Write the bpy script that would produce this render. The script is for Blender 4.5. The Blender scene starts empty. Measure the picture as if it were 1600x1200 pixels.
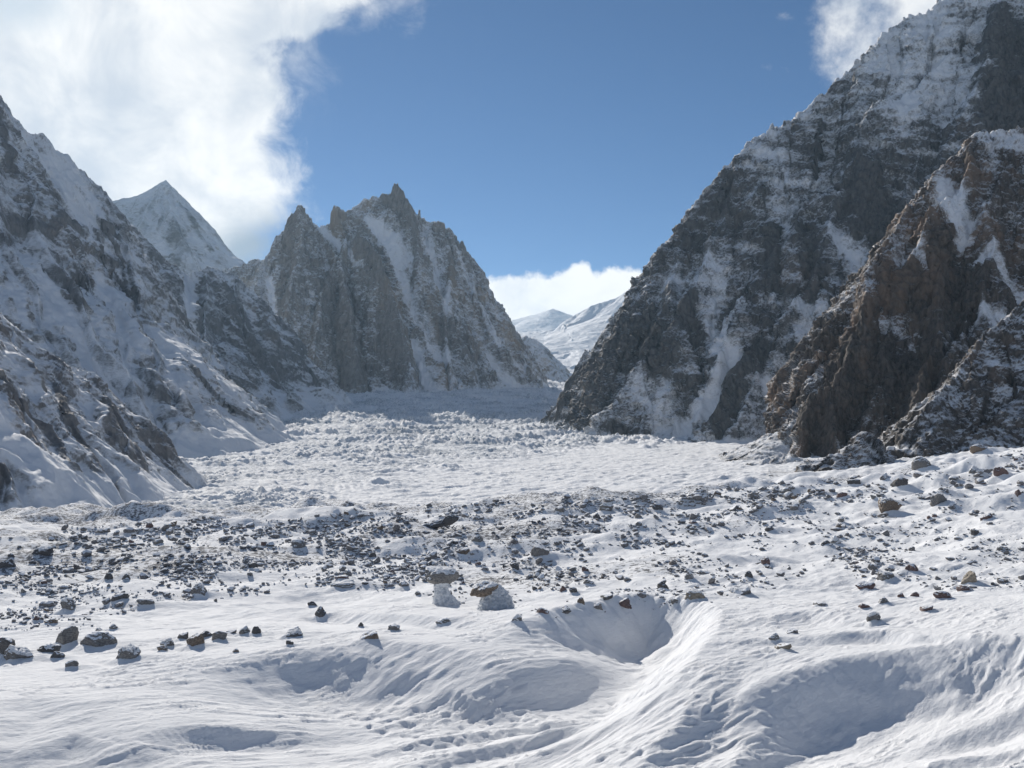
import bpy, math, random
import numpy as np
from mathutils import Vector

S = bpy.context.scene
COL = S.collection
R_ = math.radians
rng = np.random.default_rng(7)
random.seed(7)

# ---------------------------------------------------------------- camera
F = 1555.0                       # focal length in photo pixels (photo is 1600 x 1200)
HORIZON = 690.0
PITCH = math.atan((HORIZON - 600.0) / F)
EYE = 8.0
cam_d = bpy.data.cameras.new('camera'); cam = bpy.data.objects.new('camera', cam_d); COL.objects.link(cam)
cam.location = (0, 0, EYE); cam.rotation_euler = (math.pi / 2 + PITCH, 0, 0)
cam_d.sensor_width = 36.0; cam_d.lens = F / 1600.0 * 36.0
cam_d.clip_start = 0.1; cam_d.clip_end = 80000
S.camera = cam

# ---------------------------------------------------------------- sun, sky, exposure
SUN_AZ, SUN_EL = R_(-23.0), R_(28.0)        # azimuth left of straight ahead, elevation
sd = Vector((math.sin(SUN_AZ) * math.cos(SUN_EL), math.cos(SUN_AZ) * math.cos(SUN_EL), math.sin(SUN_EL)))
sun_d = bpy.data.lights.new('sun', 'SUN'); sun = bpy.data.objects.new('sun', sun_d); COL.objects.link(sun)
sun.rotation_euler = sd.to_track_quat('Z', 'Y').to_euler()
sun_d.energy = 4.5; sun_d.angle = R_(0.5); sun_d.color = (1.0, 0.94, 0.86)
S.view_settings.view_transform = 'Standard'; S.view_settings.look = 'None'
S.view_settings.exposure = 0.17; S.view_settings.gamma = 1.0; S.view_settings.use_curve_mapping = False
S.cycles.use_denoising = True
S.cycles.max_bounces = 6; S.cycles.diffuse_bounces = 3; S.cycles.volume_bounces = 1
S.cycles.transparent_max_bounces = 8


class NT:
    """small helper to wire shader nodes"""
    def __init__(s, tree):
        s.t = tree; tree.nodes.clear()
    def n(s, typ, **kw):
        nd = s.t.nodes.new(typ)
        ins = kw.pop('ins', {})
        for k, v in kw.items(): setattr(nd, k, v)
        for k, v in ins.items(): s.set(nd.inputs[k], v)
        return nd
    def set(s, sock, v):
        if isinstance(v, bpy.types.NodeSocket): s.t.links.new(v, sock)
        else: sock.default_value = v
    def m(s, op, a, b=None, c=None, clamp=False):
        nd = s.t.nodes.new('ShaderNodeMath'); nd.operation = op; nd.use_clamp = clamp
        for i, v in enumerate((a, b, c)):
            if v is not None: s.set(nd.inputs[i], v)
        return nd.outputs[0]
    def ss(s, x, a, b):
        nd = s.t.nodes.new('ShaderNodeMapRange'); nd.interpolation_type = 'SMOOTHSTEP'
        s.set(nd.inputs[0], x); s.set(nd.inputs[1], a); s.set(nd.inputs[2], b)
        return nd.outputs[0]
    def noise(s, vec, scale, detail=4.0, rough=0.55, dist=0.0):
        nd = s.t.nodes.new('ShaderNodeTexNoise')
        if vec is not None: s.set(nd.inputs['Vector'], vec)
        nd.inputs['Scale'].default_value = scale; nd.inputs['Detail'].default_value = detail
        nd.inputs['Roughness'].default_value = rough; nd.inputs['Distortion'].default_value = dist
        return nd.outputs[0]
    def mix(s, f, a, b):
        nd = s.t.nodes.new('ShaderNodeMix'); nd.data_type = 'RGBA'
        s.set(nd.inputs[0], f)
        for i, v in ((6, a), (7, b)):
            s.set(nd.inputs[i], v if isinstance(v, bpy.types.NodeSocket) else (*v, 1.0))
        return nd.outputs[2]
    def scl(s, vec, v3):
        nd = s.t.nodes.new('ShaderNodeMapping'); s.set(nd.inputs['Vector'], vec)
        nd.inputs['Scale'].default_value = v3
        return nd.outputs[0]


def uv_of(px, py):
    """photo pixel -> (tan azimuth, tan elevation over the forward distance)"""
    xc, yc = (px - 800.0) / F, (600.0 - py) / F
    fy = math.cos(PITCH) - yc * math.sin(PITCH)
    return xc / fy, (math.sin(PITCH) + yc * math.cos(PITCH)) / fy


world = bpy.data.worlds.new('World'); S.world = world; world.use_nodes = True
w = NT(world.node_tree)
sky = w.n('ShaderNodeTexSky', sky_type='NISHITA', sun_disc=False, sun_elevation=SUN_EL, sun_rotation=SUN_AZ,
          altitude=4600.0, air_density=1.0, dust_density=0.6, ozone_density=2.2)
SKY_STRENGTH = 0.068
tc = w.n('ShaderNodeTexCoord'); dirv = tc.outputs['Generated']
sep = w.n('ShaderNodeSeparateXYZ', ins={0: dirv})
dy = w.m('MAXIMUM', sep.outputs[1], 0.08)
U = w.m('DIVIDE', sep.outputs[0], dy); V = w.m('DIVIDE', sep.outputs[2], dy)
n_big = w.noise(dirv, 7.0, 9.0, 0.56, 0.25)
n_mid = w.noise(dirv, 20.0, 10.0, 0.62, 0.35)
n_tint = w.noise(dirv, 5.0, 4.0, 0.5)
def fcurve(x, pts, lo, hi, vlo, vhi):
    """piecewise curve y(x) through pts as a Float Curve node, rescaled from [lo,hi] to [vlo,vhi]"""
    mr = w.n('ShaderNodeMapRange', ins={0: x, 1: lo, 2: hi}); mr.clamp = True
    fc = w.n('ShaderNodeFloatCurve', ins={'Factor': 1.0, 'Value': mr.outputs[0]})
    c = fc.mapping.curves[0]
    P = sorted(((a - lo) / (hi - lo), (b - vlo) / (vhi - vlo)) for a, b in pts)
    while len(c.points) < len(P): c.points.new(0.5, 0.5)
    for p, (a, b) in zip(c.points, P): p.location = (min(max(a, 0), 1), min(max(b, 0), 1)); p.handle_type = 'VECTOR'
    fc.mapping.update()
    mr2 = w.n('ShaderNodeMapRange', ins={0: fc.outputs[0], 1: 0.0, 2: 1.0, 3: vlo, 4: vhi}); mr2.clamp = False
    return mr2.outputs[0]
# the big bank of cloud on the sun's side: its right rim as azimuth over elevation
rim = [(690, -160), (640, -60), (600, 0), (560, 40), (470, 70), (450, 100), (490, 140), (488, 165), (462, 205), (462, 250), (474, 300), (462, 340), (415, 400), (340, 450), (280, 520)]
rimc = fcurve(V, [(uv_of(px, py)[1], uv_of(px, py)[0]) for px, py in rim], 0.05, 0.6, -0.45, 0.05)
f1 = w.m('MULTIPLY_ADD', w.m('SUBTRACT', rimc, U), 22.0, w.m('MULTIPLY', w.m('SUBTRACT', n_big, 0.5), 1.6))
f1 = w.m('MULTIPLY_ADD', w.m('SUBTRACT', n_mid, 0.5), 2.4, f1)
m1 = w.ss(f1, -0.30, 0.85)
# a thin veil trailing off its top
f1b = w.m('MULTIPLY_ADD', w.m('SUBTRACT', w.m('ADD', rimc, 0.02), U), 9.0, w.m('MULTIPLY', w.m('SUBTRACT', n_mid, 0.5), 3.5))
veil = w.m('MULTIPLY', w.m('MULTIPLY', w.ss(f1b, -0.5, 1.3), 0.6), w.ss(V, 0.30, 0.42))
m1 = w.m('MAXIMUM', m1, veil)
# low cumulus bank behind the far pass
top = [(560, 470), (750, 432), (790, 431), (830, 427), (862, 428), (884, 419), (895, 410), (908, 407), (920, 414), (926, 425), (950, 417), (965, 416), (985, 419), (1005, 423), (1030, 421), (1080, 424), (1200, 440)]
topc = fcurve(U, [uv_of(px, py) for px, py in top], -0.2, 0.3, 0.05, 0.25)
f2 = w.m('MULTIPLY_ADD', w.m('SUBTRACT', topc, V), 110.0, w.m('MULTIPLY', w.m('SUBTRACT', w.noise(dirv, 60.0, 7.0, 0.6), 0.5), 2.6))
m2 = w.ss(f2, -0.25, 0.75)
# cloud behind the right-hand ridge
rr = [(1215, -160), (1280, -40), (1296, 0), (1303, 30), (1318, 60), (1318, 80), (1302, 105), (1330, 130), (1420, 170), (1500, 260)]
rrc = fcurve(V, [(uv_of(px, py)[1], uv_of(px, py)[0]) for px, py in rr], 0.2, 0.6, 0.2, 0.6)
f3 = w.m('MULTIPLY_ADD', w.m('SUBTRACT', U, rrc), 20.0, w.m('MULTIPLY', w.m('SUBTRACT', w.noise(dirv, 16.0, 9.0, 0.6), 0.5), 5.0))
m3 = w.ss(f3, -0.5, 1.3)
# small wisps left of the right-hand cloud
def blob(px, py, rx, ry):
    u0, v0 = uv_of(px, py)
    a = w.m('DIVIDE', w.m('SUBTRACT', U, u0), rx / F); b = w.m('DIVIDE', w.m('SUBTRACT', V, v0), ry / F)
    return w.m('SUBTRACT', 1.0, w.m('SQRT', w.m('ADD', w.m('MULTIPLY', a, a), w.m('MULTIPLY', b, b))))
wis = w.m('MAXIMUM', blob(1262, 130, 34, 22), w.m('MAXIMUM', blob(1235, 28, 45, 16), blob(1262, 130, 34, 22)))
m4 = w.m('MULTIPLY', w.ss(w.m('MULTIPLY_ADD', w.m('SUBTRACT', n_mid, 0.47), 5.5, wis), 0.35, 1.9), 0.55)
behind = w.ss(sep.outputs[1], 0.05, -0.3)
m5 = w.m('MULTIPLY', w.ss(n_big, 0.50, 0.66), behind)  # unseen cloud behind the camera, added to brighten the shade with neutral light
lim = w.m('MULTIPLY', w.ss(w.m('ABSOLUTE', U), 1.0, 0.62), w.ss(w.m('ADD', V, w.m('MULTIPLY', n_big, 0.3)), 0.85, 0.60))
mask = w.m('MAXIMUM', w.m('MAXIMUM', m1, m2), w.m('MAXIMUM', m3, m4))
mask = w.m('MAXIMUM', w.m('MULTIPLY', mask, lim), m5)
K = 1.0 / SKY_STRENGTH
# how brightly the cloud is lit through: brightest near the sun, greyer in its thick shaded belly
us, vs = sd.x / sd.y, sd.z / sd.y
du, dv = w.m('SUBTRACT', U, us), w.m('SUBTRACT', V, vs)
sund = w.m('SQRT', w.m('ADD', w.m('MULTIPLY', du, du), w.m('MULTIPLY', dv, dv)))
thick = w.m('MULTIPLY_ADD', w.m('SUBTRACT', n_tint, 0.5), 1.2, w.m('MULTIPLY', w.m('SUBTRACT', w.noise(dirv, 11.0, 7.0, 0.58, 0.5), 0.5), 1.1))
lit = w.m('ADD', w.ss(thick, -0.34, 0.20), 0.0)
belly = w.m('MULTIPLY', w.ss(w.m('ADD', blob(405, 400, 150, 110), w.m('MULTIPLY', w.m('SUBTRACT', n_mid, 0.5), 0.8)), 0.05, 0.9), 1.0)
dusk = w.m('MULTIPLY', w.ss(w.m('ADD', blob(20, 0, 150, 90), w.m('MULTIPLY', w.m('SUBTRACT', n_mid, 0.5), 0.8)), 0.0, 0.9), 0.8)
cc = w.mix(lit, (0.54 * K, 0.59 * K, 0.66 * K), (0.93 * K, 0.92 * K, 0.90 * K))
cc = w.mix(belly, cc, (0.30 * K, 0.36 * K, 0.43 * K))
cc = w.mix(dusk, cc, (0.52 * K, 0.60 * K, 0.68 * K))
skyc = w.n('ShaderNodeHueSaturation', ins={'Saturation': 1.16, 'Color': sky.outputs[0]}).outputs[0]
final = w.mix(mask, skyc, cc)
bg = w.n('ShaderNodeBackground', ins={'Color': final, 'Strength': SKY_STRENGTH})
wo = w.n('ShaderNodeOutputWorld', ins={'Surface': bg.outputs[0]})
world.cycles.sampling_method = 'MANUAL'; world.cycles.sample_map_resolution = 1024

# ---------------------------------------------------------------- numpy noise
_p = np.random.default_rng(11).permutation(256).astype(np.int32)
PERM = np.concatenate([_p, _p, _p])
_g = np.random.default_rng(12).normal(size=(256, 3)); G3 = (_g / np.linalg.norm(_g, axis=1, keepdims=True)).astype(np.float32)
_a = np.random.default_rng(13).uniform(0, 2 * np.pi, 256); G2 = np.stack([np.cos(_a), np.sin(_a)], 1).astype(np.float32)

def gn2(x, y, seed=0):
    x = np.asarray(x, np.float32) + seed * 17.31; y = np.asarray(y, np.float32) + seed * 9.77
    xf, yf = np.floor(x), np.floor(y); xi, yi = xf.astype(np.int32) & 255, yf.astype(np.int32) & 255
    fx, fy = x - xf, y - yf
    u, v = fx * fx * fx * (fx * (fx * 6 - 15) + 10), fy * fy * fy * (fy * (fy * 6 - 15) + 10)
    def c(i, j):
        g = G2[PERM[PERM[xi + i] + yi + j]]
        return g[..., 0] * (fx - i) + g[..., 1] * (fy - j)
    a, b = c(0, 0), c(0, 1)
    return ((a + u * (c(1, 0) - a)) * (1 - v) + (b + u * (c(1, 1) - b)) * v) * 1.5

def gn3(x, y, z, seed=0):
    x = np.asarray(x, np.float32) + seed * 17.31; y = np.asarray(y, np.float32) + seed * 9.77; z = np.asarray(z, np.float32) + seed * 5.13
    xf, yf, zf = np.floor(x), np.floor(y), np.floor(z)
    xi, yi, zi = xf.astype(np.int32) & 255, yf.astype(np.int32) & 255, zf.astype(np.int32) & 255
    fx, fy, fz = x - xf, y - yf, z - zf
    s = lambda t: t * t * t * (t * (t * 6 - 15) + 10)
    u, v, q = s(fx), s(fy), s(fz)
    def c(i, j, k):
        g = G3[PERM[PERM[PERM[xi + i] + yi + j] + zi + k]]
        return g[..., 0] * (fx - i) + g[..., 1] * (fy - j) + g[..., 2] * (fz - k)
    def e(j, k):
        a = c(0, j, k); return a + u * (c(1, j, k) - a)
    def f(k):
        a = e(0, k); return a + v * (e(1, k) - a)
    a = f(0)
    return (a + q * (f(1) - a)) * 1.6

def fbm2(x, y, oct=4, seed=0, gain=0.5, ridged=False):
    t, a = 0.0, 1.0
    for o in range(oct):
        n = gn2(x * 2.03 ** o, y * 2.03 ** o, seed + o)
        t = t + a * ((1 - 2.2 * np.abs(n)) if ridged else n); a *= gain
    return t
def fbm3(x, y, z, oct=4, seed=0, gain=0.5, ridged=False):
    t, a = 0.0, 1.0
    for o in range(oct):
        k = 2.03 ** o
        n = gn3(x * k, y * k, z * k, seed + o)
        t = t + a * ((1 - 2.2 * np.abs(n)) if ridged else n); a *= gain
    return t
def facet3(x, y, z, seed=0, tilt=1.0):
    """broken planes: every random cell is one tilted flat face"""
    x = np.asarray(x, np.float32) + seed * 17.31; y = np.asarray(y, np.float32) + seed * 9.77; z = np.asarray(z, np.float32) + seed * 5.13
    xb, yb, zb = np.floor(x - 0.5).astype(np.int32), np.floor(y - 0.5).astype(np.int32), np.floor(z - 0.5).astype(np.int32)
    bd = np.full(x.shape, 1e9, np.float32); out = np.zeros(x.shape, np.float32)
    for i in (0, 1):
        for j in (0, 1):
            for k in (0, 1):
                h = PERM[PERM[PERM[(xb + i) & 255] + ((yb + j) & 255)] + ((zb + k) & 255)]
                g = G3[h]; g2 = G3[(h * 7 + 31) & 255]
                dx, dy, dz = x - (xb + i + 0.5) - 0.35 * g2[..., 0], y - (yb + j + 0.5) - 0.35 * g2[..., 1], z - (zb + k + 0.5) - 0.35 * g2[..., 2]
                q = dx * dx + dy * dy + dz * dz; m = q < bd
                bd = np.where(m, q, bd); out = np.where(m, tilt * (dx * g[..., 0] + dy * g[..., 1] + dz * g[..., 2]) + 0.35 * g2[..., 1], out)
    return out
def sstep(x, a, b):
    t = np.clip((x - a) / (b - a), 0, 1); return t * t * (3 - 2 * t)

# ---------------------------------------------------------------- photo geometry
def ray(px, py):
    """photo pixel -> (azimuth, tan elevation)"""
    xc, yc = (np.asarray(px, float) - 800.0) / F, (600.0 - np.asarray(py, float)) / F
    fy = math.cos(PITCH) - yc * math.sin(PITCH)
    return np.arctan2(xc, fy), (math.sin(PITCH) + yc * math.cos(PITCH)) / np.hypot(xc, fy)
def at(px, py, R):
    az, t = ray(px, py)
    return np.array([math.sin(az) * R, math.cos(az) * R, EYE + t * R])

# ---------------------------------------------------------------- mesh helpers
def grid_faces(nu, nv):
    i = np.arange(nu * nv, dtype=np.int32).reshape(nu, nv)
    return np.stack([i[:-1, :-1], i[1:, :-1], i[1:, 1:], i[:-1, 1:]], -1).reshape(-1, 4)
def mesh_np(name, v, f, attrs=None, smooth=True):
    me = bpy.data.meshes.new(name); f = np.asarray(f, np.int32); k = f.shape[1]
    me.vertices.add(len(v)); me.vertices.foreach_set('co', np.ascontiguousarray(v, np.float32).ravel())
    me.loops.add(f.size); me.loops.foreach_set('vertex_index', f.ravel())
    me.polygons.add(len(f)); me.polygons.foreach_set('loop_start', np.arange(0, f.size, k, dtype=np.int32))
    me.polygons.foreach_set('loop_total', np.full(len(f), k, np.int32))
    me.polygons.foreach_set('use_smooth', np.full(len(f), smooth))
    for an, av in (attrs or {}).items():
        me.attributes.new(an, 'FLOAT', 'POINT').data.foreach_set('value', np.ascontiguousarray(av, np.float32).ravel())
    me.update(); me.validate()
    return me
def tag(o, label=None, cat=None, group=None, kind=None):
    for k, v in (('label', label), ('category', cat), ('group', group), ('kind', kind)):
        if v: o[k] = v
    return o
def obj(name, me, mat=None, parent=None):
    o = bpy.data.objects.new(name, me); COL.objects.link(o)
    if mat: me.materials.append(mat)
    if parent: o.parent = parent
    return o
def grid_normals(P):
    du = np.gradient(P, axis=0); dv = np.gradient(P, axis=1)
    n = np.cross(du, dv); n /= np.linalg.norm(n, axis=2, keepdims=True) + 1e-9
    return n

# ---------------------------------------------------------------- materials
SNOW = (0.85, 0.865, 0.885)
def snow_mat(name, grit=0.0, cut=(0.93, 1.03), g0=(0.06, 0.062, 0.068), g1=(0.125, 0.128, 0.138)):
    m = bpy.data.materials.new(name); m.use_nodes = True; t = NT(m.node_tree)
    g = t.n('ShaderNodeNewGeometry'); p = g.outputs['Position']
    n1 = t.noise(t.n('ShaderNodeMapping', vector_type='TEXTURE', ins={'Vector': p, 'Rotation': (0, 0, R_(45)), 'Scale': (2.4, 1.0, 1.0)}).outputs[0], 4.0, 9, 0.70)
    n2 = t.noise(p, 0.35, 4, 0.5)
    col = t.mix(t.ss(n2, 0.3, 0.75), (0.845, 0.855, 0.865), (0.885, 0.89, 0.895))
    bmp = t.n('ShaderNodeBump', ins={'Strength': 0.9, 'Distance': 0.085, 'Height': n1})
    b = t.n('ShaderNodeBsdfPrincipled', ins={'Roughness': 0.85, 'Normal': bmp.outputs[0], 'Specular IOR Level': 0.06})
    if grit:
        a = t.n('ShaderNodeAttribute', attribute_name='grit').outputs['Fac']
        n3 = t.noise(p, 2.2 * grit, 7, 0.72); n4 = t.noise(p, 0.22 * grit, 4, 0.6)
        d = t.m('MULTIPLY_ADD', a, 0.34, t.m('MULTIPLY_ADD', n4, 0.25, n3))
        fac = t.ss(d, *cut)
        rock = t.mix(n3, g0, g1)
        col = t.mix(t.m('MULTIPLY', fac, 0.9), col, rock)
    t.set(b.inputs['Base Color'], col)
    t.n('ShaderNodeOutputMaterial', ins={'Surface': b.outputs[0]})
    return m
def peak_mat(name, dark, light, warm, fine=0.05, vert=0.35, snow_bias=0.0, sharp=0.10, amp=0.55):
    """rock with snow lying in its gullies and on its ledges; 'snow' comes from the slope of the mesh"""
    m = bpy.data.materials.new(name); m.use_nodes = True; t = NT(m.node_tree)
    g = t.n('ShaderNodeNewGeometry'); p = g.outputs['Position']
    pv = t.scl(p, (1, 1, vert))
    a = t.n('ShaderNodeAttribute', attribute_name='snow').outputs['Fac']
    wv = t.n('ShaderNodeAttribute', attribute_name='warm').outputs['Fac']
    n1 = t.noise(p, fine, 10, 0.74, 0.3); n2 = t.noise(pv, fine * 0.35, 6, 0.6, 0.2); n3 = t.noise(pv, fine * 3.0, 7, 0.75)
    # fine dusting on small ledges: noise squeezed in height
    n4 = t.noise(t.scl(p, (1, 1, 2.6)), fine * 5.0, 6, 0.8)
    s = t.m('ADD', a, snow_bias)
    s = t.m('MULTIPLY_ADD', t.m('SUBTRACT', n1, 0.5), amp * 2.4, s)
    s = t.m('MULTIPLY_ADD', t.m('SUBTRACT', n4, 0.5), amp * 3.4, s)
    fac = t.m('MULTIPLY', t.ss(s, 0.5 - sharp * 4.6, 0.5 + sharp * 6.4), 0.90)
    rock = t.mix(t.ss(n3, 0.3, 0.7), dark, light)
    rock = t.mix(t.m('MULTIPLY', t.ss(t.m('MULTIPLY_ADD', t.m('SUBTRACT', n2, 0.5), 1.4, wv), 0.35, 0.8), 0.9), rock, warm)
    col = t.mix(fac, rock, SNOW)
    def facets(scale):
        vo = t.n('ShaderNodeTexVoronoi', ins={'Vector': pv, 'Scale': scale}); 
        dlt = t.n('ShaderNodeVectorMath', operation='SUBTRACT', ins={0: t.n('ShaderNodeVectorMath', operation='SCALE', ins={0: pv, 'Scale': scale}).outputs[0], 1: t.n('ShaderNodeVectorMath', operation='SCALE', ins={0: vo.outputs['Position'], 'Scale': scale}).outputs[0]})
        tilt = t.n('ShaderNodeVectorMath', operation='SUBTRACT', ins={0: vo.outputs['Color'], 1: (0.5, 0.5, 0.5)})
        return t.n('ShaderNodeVectorMath', operation='DOT_PRODUCT', ins={0: dlt.outputs[0], 1: tilt.outputs[0]}).outputs['Value']
    h = t.m('MULTIPLY_ADD', facets(fine * 2.2), 1.6, t.m('MULTIPLY_ADD', facets(fine * 6.0), 0.6, t.m('MULTIPLY', n3, 0.35)))
    bs = t.m('MULTIPLY_ADD', fac, -0.55, 0.9)
    bmp = t.n('ShaderNodeBump', ins={'Distance': 0.16 / fine, 'Height': h, 'Strength': bs})
    b = t.n('ShaderNodeBsdfPrincipled', ins={'Base Color': col, 'Roughness': 0.85, 'Normal': bmp.outputs[0], 'Specular IOR Level': 0.2})
    t.n('ShaderNodeOutputMaterial', ins={'Surface': b.outputs[0]})
    return m
def boulder_mat(name, dark, light, dust=0.5):
    m = bpy.data.materials.new(name); m.use_nodes = True; t = NT(m.node_tree)
    g = t.n('ShaderNodeNewGeometry'); p = g.outputs['Position']
    n1 = t.noise(p, 3.0, 6, 0.65); n2 = t.noise(t.scl(p, (1, 1, 2.5)), 9.0, 5, 0.6)
    z = t.n('ShaderNodeSeparateXYZ', ins={0: g.outputs['Normal']}).outputs[2]
    s = t.m('MULTIPLY_ADD', t.m('SUBTRACT', n1, 0.5), 0.9, t.m('MULTIPLY_ADD', t.m('SUBTRACT', n2, 0.5), 0.6, z))
    fac = t.ss(s, 1.02 - dust * 0.62, 1.12 - dust * 0.62)
    rock = t.mix(t.ss(n2, 0.3, 0.7), dark, light)
    col = t.mix(fac, rock, SNOW)
    bmp = t.n('ShaderNodeBump', ins={'Strength': 0.6, 'Distance': 0.06, 'Height': t.m('ADD', n1, t.m('MULTIPLY', n2, 0.5))})
    b = t.n('ShaderNodeBsdfPrincipled', ins={'Base Color': col, 'Roughness': 0.8, 'Normal': bmp.outputs[0], 'Specular IOR Level': 0.3})
    t.n('ShaderNodeOutputMaterial', ins={'Surface': b.outputs[0]})
    return m
M_SNOW = snow_mat('snow'); M_GROUND = snow_mat('snow_with_grit', 1.0); M_ICE = snow_mat('glacier_snow', 0.12, (0.72, 0.92), (0.30, 0.335, 0.37), (0.48, 0.515, 0.55))

# ---------------------------------------------------------------- ground: base profile (photo rows per distance), seven columns of sight
ST = [18, 25, 33, 45, 60, 76, 100, 135, 165, 400, 560, 800, 1100, 1500, 1900, 2400, 3000]
TAB = {
    -200: [1400, 1250, 1112, 1020, 978, 905, 856, 826, 808, 808, 803, 786, 766, 735, 720, 700, 680],
    0: [1400, 1238, 1102, 1012, 968, 895, 850, 822, 806, 806, 800, 768, 745, 715, 690, 665, 640],
    400: [1398, 1228, 1094, 995, 950, 885, 842, 815, 803, 802, 795, 752, 715, 685, 660, 630, 605],
    800: [1398, 1215, 1082, 980, 938, 880, 838, 800, 785, 789, 785, 745, 718, 690, 660, 628, 603],
    1200: [1390, 1200, 1068, 965, 924, 870, 825, 785, 760, 758, 752, 725, 705, 692, 675, 660, 640],
    1600: [1375, 1180, 1046, 952, 911, 850, 800, 752, 718, 702, 700, 695, 690, 685, 680, 670, 660],
    1800: [1370, 1172, 1040, 948, 904, 842, 792, 742, 706, 692, 690, 688, 685, 680, 675, 670, 660],
}
LR0, LR1, NLR = math.log(1.0), math.log(9000.0), 600
lrs = np.linspace(LR0, LR1, NLR); NAZ = 240; azs = np.linspace(-math.pi, math.pi, NAZ * 4 + 1)
_cols, _caz = [], []
for px, rows in sorted(TAB.items()):
    _caz.append(float(ray(px, 690)[0]))
    zs = [float(ray(px, py)[1]) * R for py, R in zip(rows, ST)]
    xs = np.log(np.array([0.5, 2, 6, 12] + ST + [4500, 9000])); ys = np.array([-1.7, -1.9, -3.9, -6.9] + zs + [zs[-1] + 130, zs[-1] + 300])
    _cols.append(np.interp(lrs, xs, ys))
_cols = np.array(_cols); BASE = np.empty((len(azs), NLR))
for k in range(NLR): BASE[:, k] = np.interp(azs, _caz, _cols[:, k])
def blur(a, s, axis):
    k = np.exp(-0.5 * (np.arange(-3 * s, 3 * s + 1) / s) ** 2); k /= k.sum()
    pad = [(0, 0), (0, 0)]; pad[axis] = (3 * s, 3 * s)
    return np.apply_along_axis(lambda r: np.convolve(r, k, 'valid'), axis, np.pad(a, pad, mode='edge'))
BASE = blur(blur(BASE, 7, 1), 7, 0)
def base_z(az, R):
    a = np.clip((az - azs[0]) / (azs[1] - azs[0]), 0, len(azs) - 1.001); b = np.clip((np.log(R) - LR0) / (lrs[1] - LR0), 0, NLR - 1.001)
    i, j = a.astype(int), b.astype(int); fa, fb = a - i, b - j
    return (BASE[i, j] * (1 - fa) + BASE[i + 1, j] * fa) * (1 - fb) + (BASE[i, j + 1] * (1 - fa) + BASE[i + 1, j + 1] * fa) * fb + EYE

# drift scarps: crest polylines (photo pixel, distance); the ground drops on the side towards the camera
SCARPS = [  # crest points, drop, width of the lee face, recovery length, back-slope length
    ([(700, 1010), (770, 1000), (830, 986), (890, 968), (980, 952), (1050, 950), (1105, 957), (1130, 972), (1126, 1005), (1100, 1050), (1060, 1090), (1030, 1130)], 2.45, 3.6, 26.0, 7.0),
    ([(1085, 1150), (1150, 1105), (1200, 1082), (1270, 1054), (1340, 1036), (1430, 1020), (1490, 1010), (1560, 1004), (1650, 998)], 1.65, 3.2, 40.0, 7.0),
    ([(180, 1066), (300, 1048), (420, 1032), (540, 1021), (660, 1020), (760, 1030), (850, 1042)], 1.62, 4.7, 40.0, 10.0),
    ([(-80, 1110), (60, 1092), (150, 1098), (225, 1122)], 0.7, 4.5, 20.0, 7.0),
    ([(40, 1150), (120, 1137), (190, 1150)], 0.55, 1.4, 2.5, 3.0),
    ([(1280, 1012), (1340, 1000), (1400, 998), (1440, 1004)], 0.5, 1.0, 2.5, 3.0),
    ([(1170, 985), (1260, 968), (1345, 972)], 0.55, 2.0, 3.0, 3.0),
    ([(180, 1150), (290, 1128), (380, 1120), (470, 1106)], 0.45, 1.2, 6.0, 3.5),
    ([(990, 1200), (1050, 1150), (1090, 1105)], 0.7, 1.2, 1.8, 2.5),
    ([(1130, 1200), (1160, 1150), (1200, 1120)], 0.6, 1.2, 1.8, 2.5),
    ([(480, 1140), (620, 1112), (760, 1084), (900, 1062), (1010, 1050)], 0.32, 0.7, 1.5, 2.5),
    ([(560, 1180), (700, 1142), (850, 1108), (1030, 1068)], 0.40, 0.7, 1.6, 2.5),
    ([(700, 1195), (850, 1150), (960, 1118)], 0.30, 0.8, 1.6, 2.5),
    ([(520, 962), (600, 974), (700, 984), (790, 990)], 0.35, 1.2, 2.5, 3.0),
    ([(1390, 1112), (1500, 1076), (1640, 1036)], 0.40, 1.0, 2.0, 3.0),
    ([(1300, 1190), (1430, 1150), (1530, 1112), (1640, 1075)], 0.28, 0.7, 1.6, 2.5),
    ([(1440, 1195), (1530, 1145), (1640, 1100)], 0.55, 0.9, 2.0, 2.5),
    ([(1530, 1215), (1590, 1170), (1660, 1140)], 0.5, 0.8, 1.5, 2.5),
    ([(640, 1060), (700, 1052), (760, 1062)], 0.3, 0.8, 1.5, 2.5),
]
def base_hit(px, py):
    """the point of the plain base profile seen through a photo pixel"""
    az, t = ray(px, py); R = np.exp(np.linspace(math.log(13), math.log(120), 1200))
    h = (base_z(np.full_like(R, float(az)), R) - EYE) / R >= t
    r = R[np.argmax(h)] if h.any() else 60.0
    return np.array([math.sin(az) * r, math.cos(az) * r])
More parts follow.
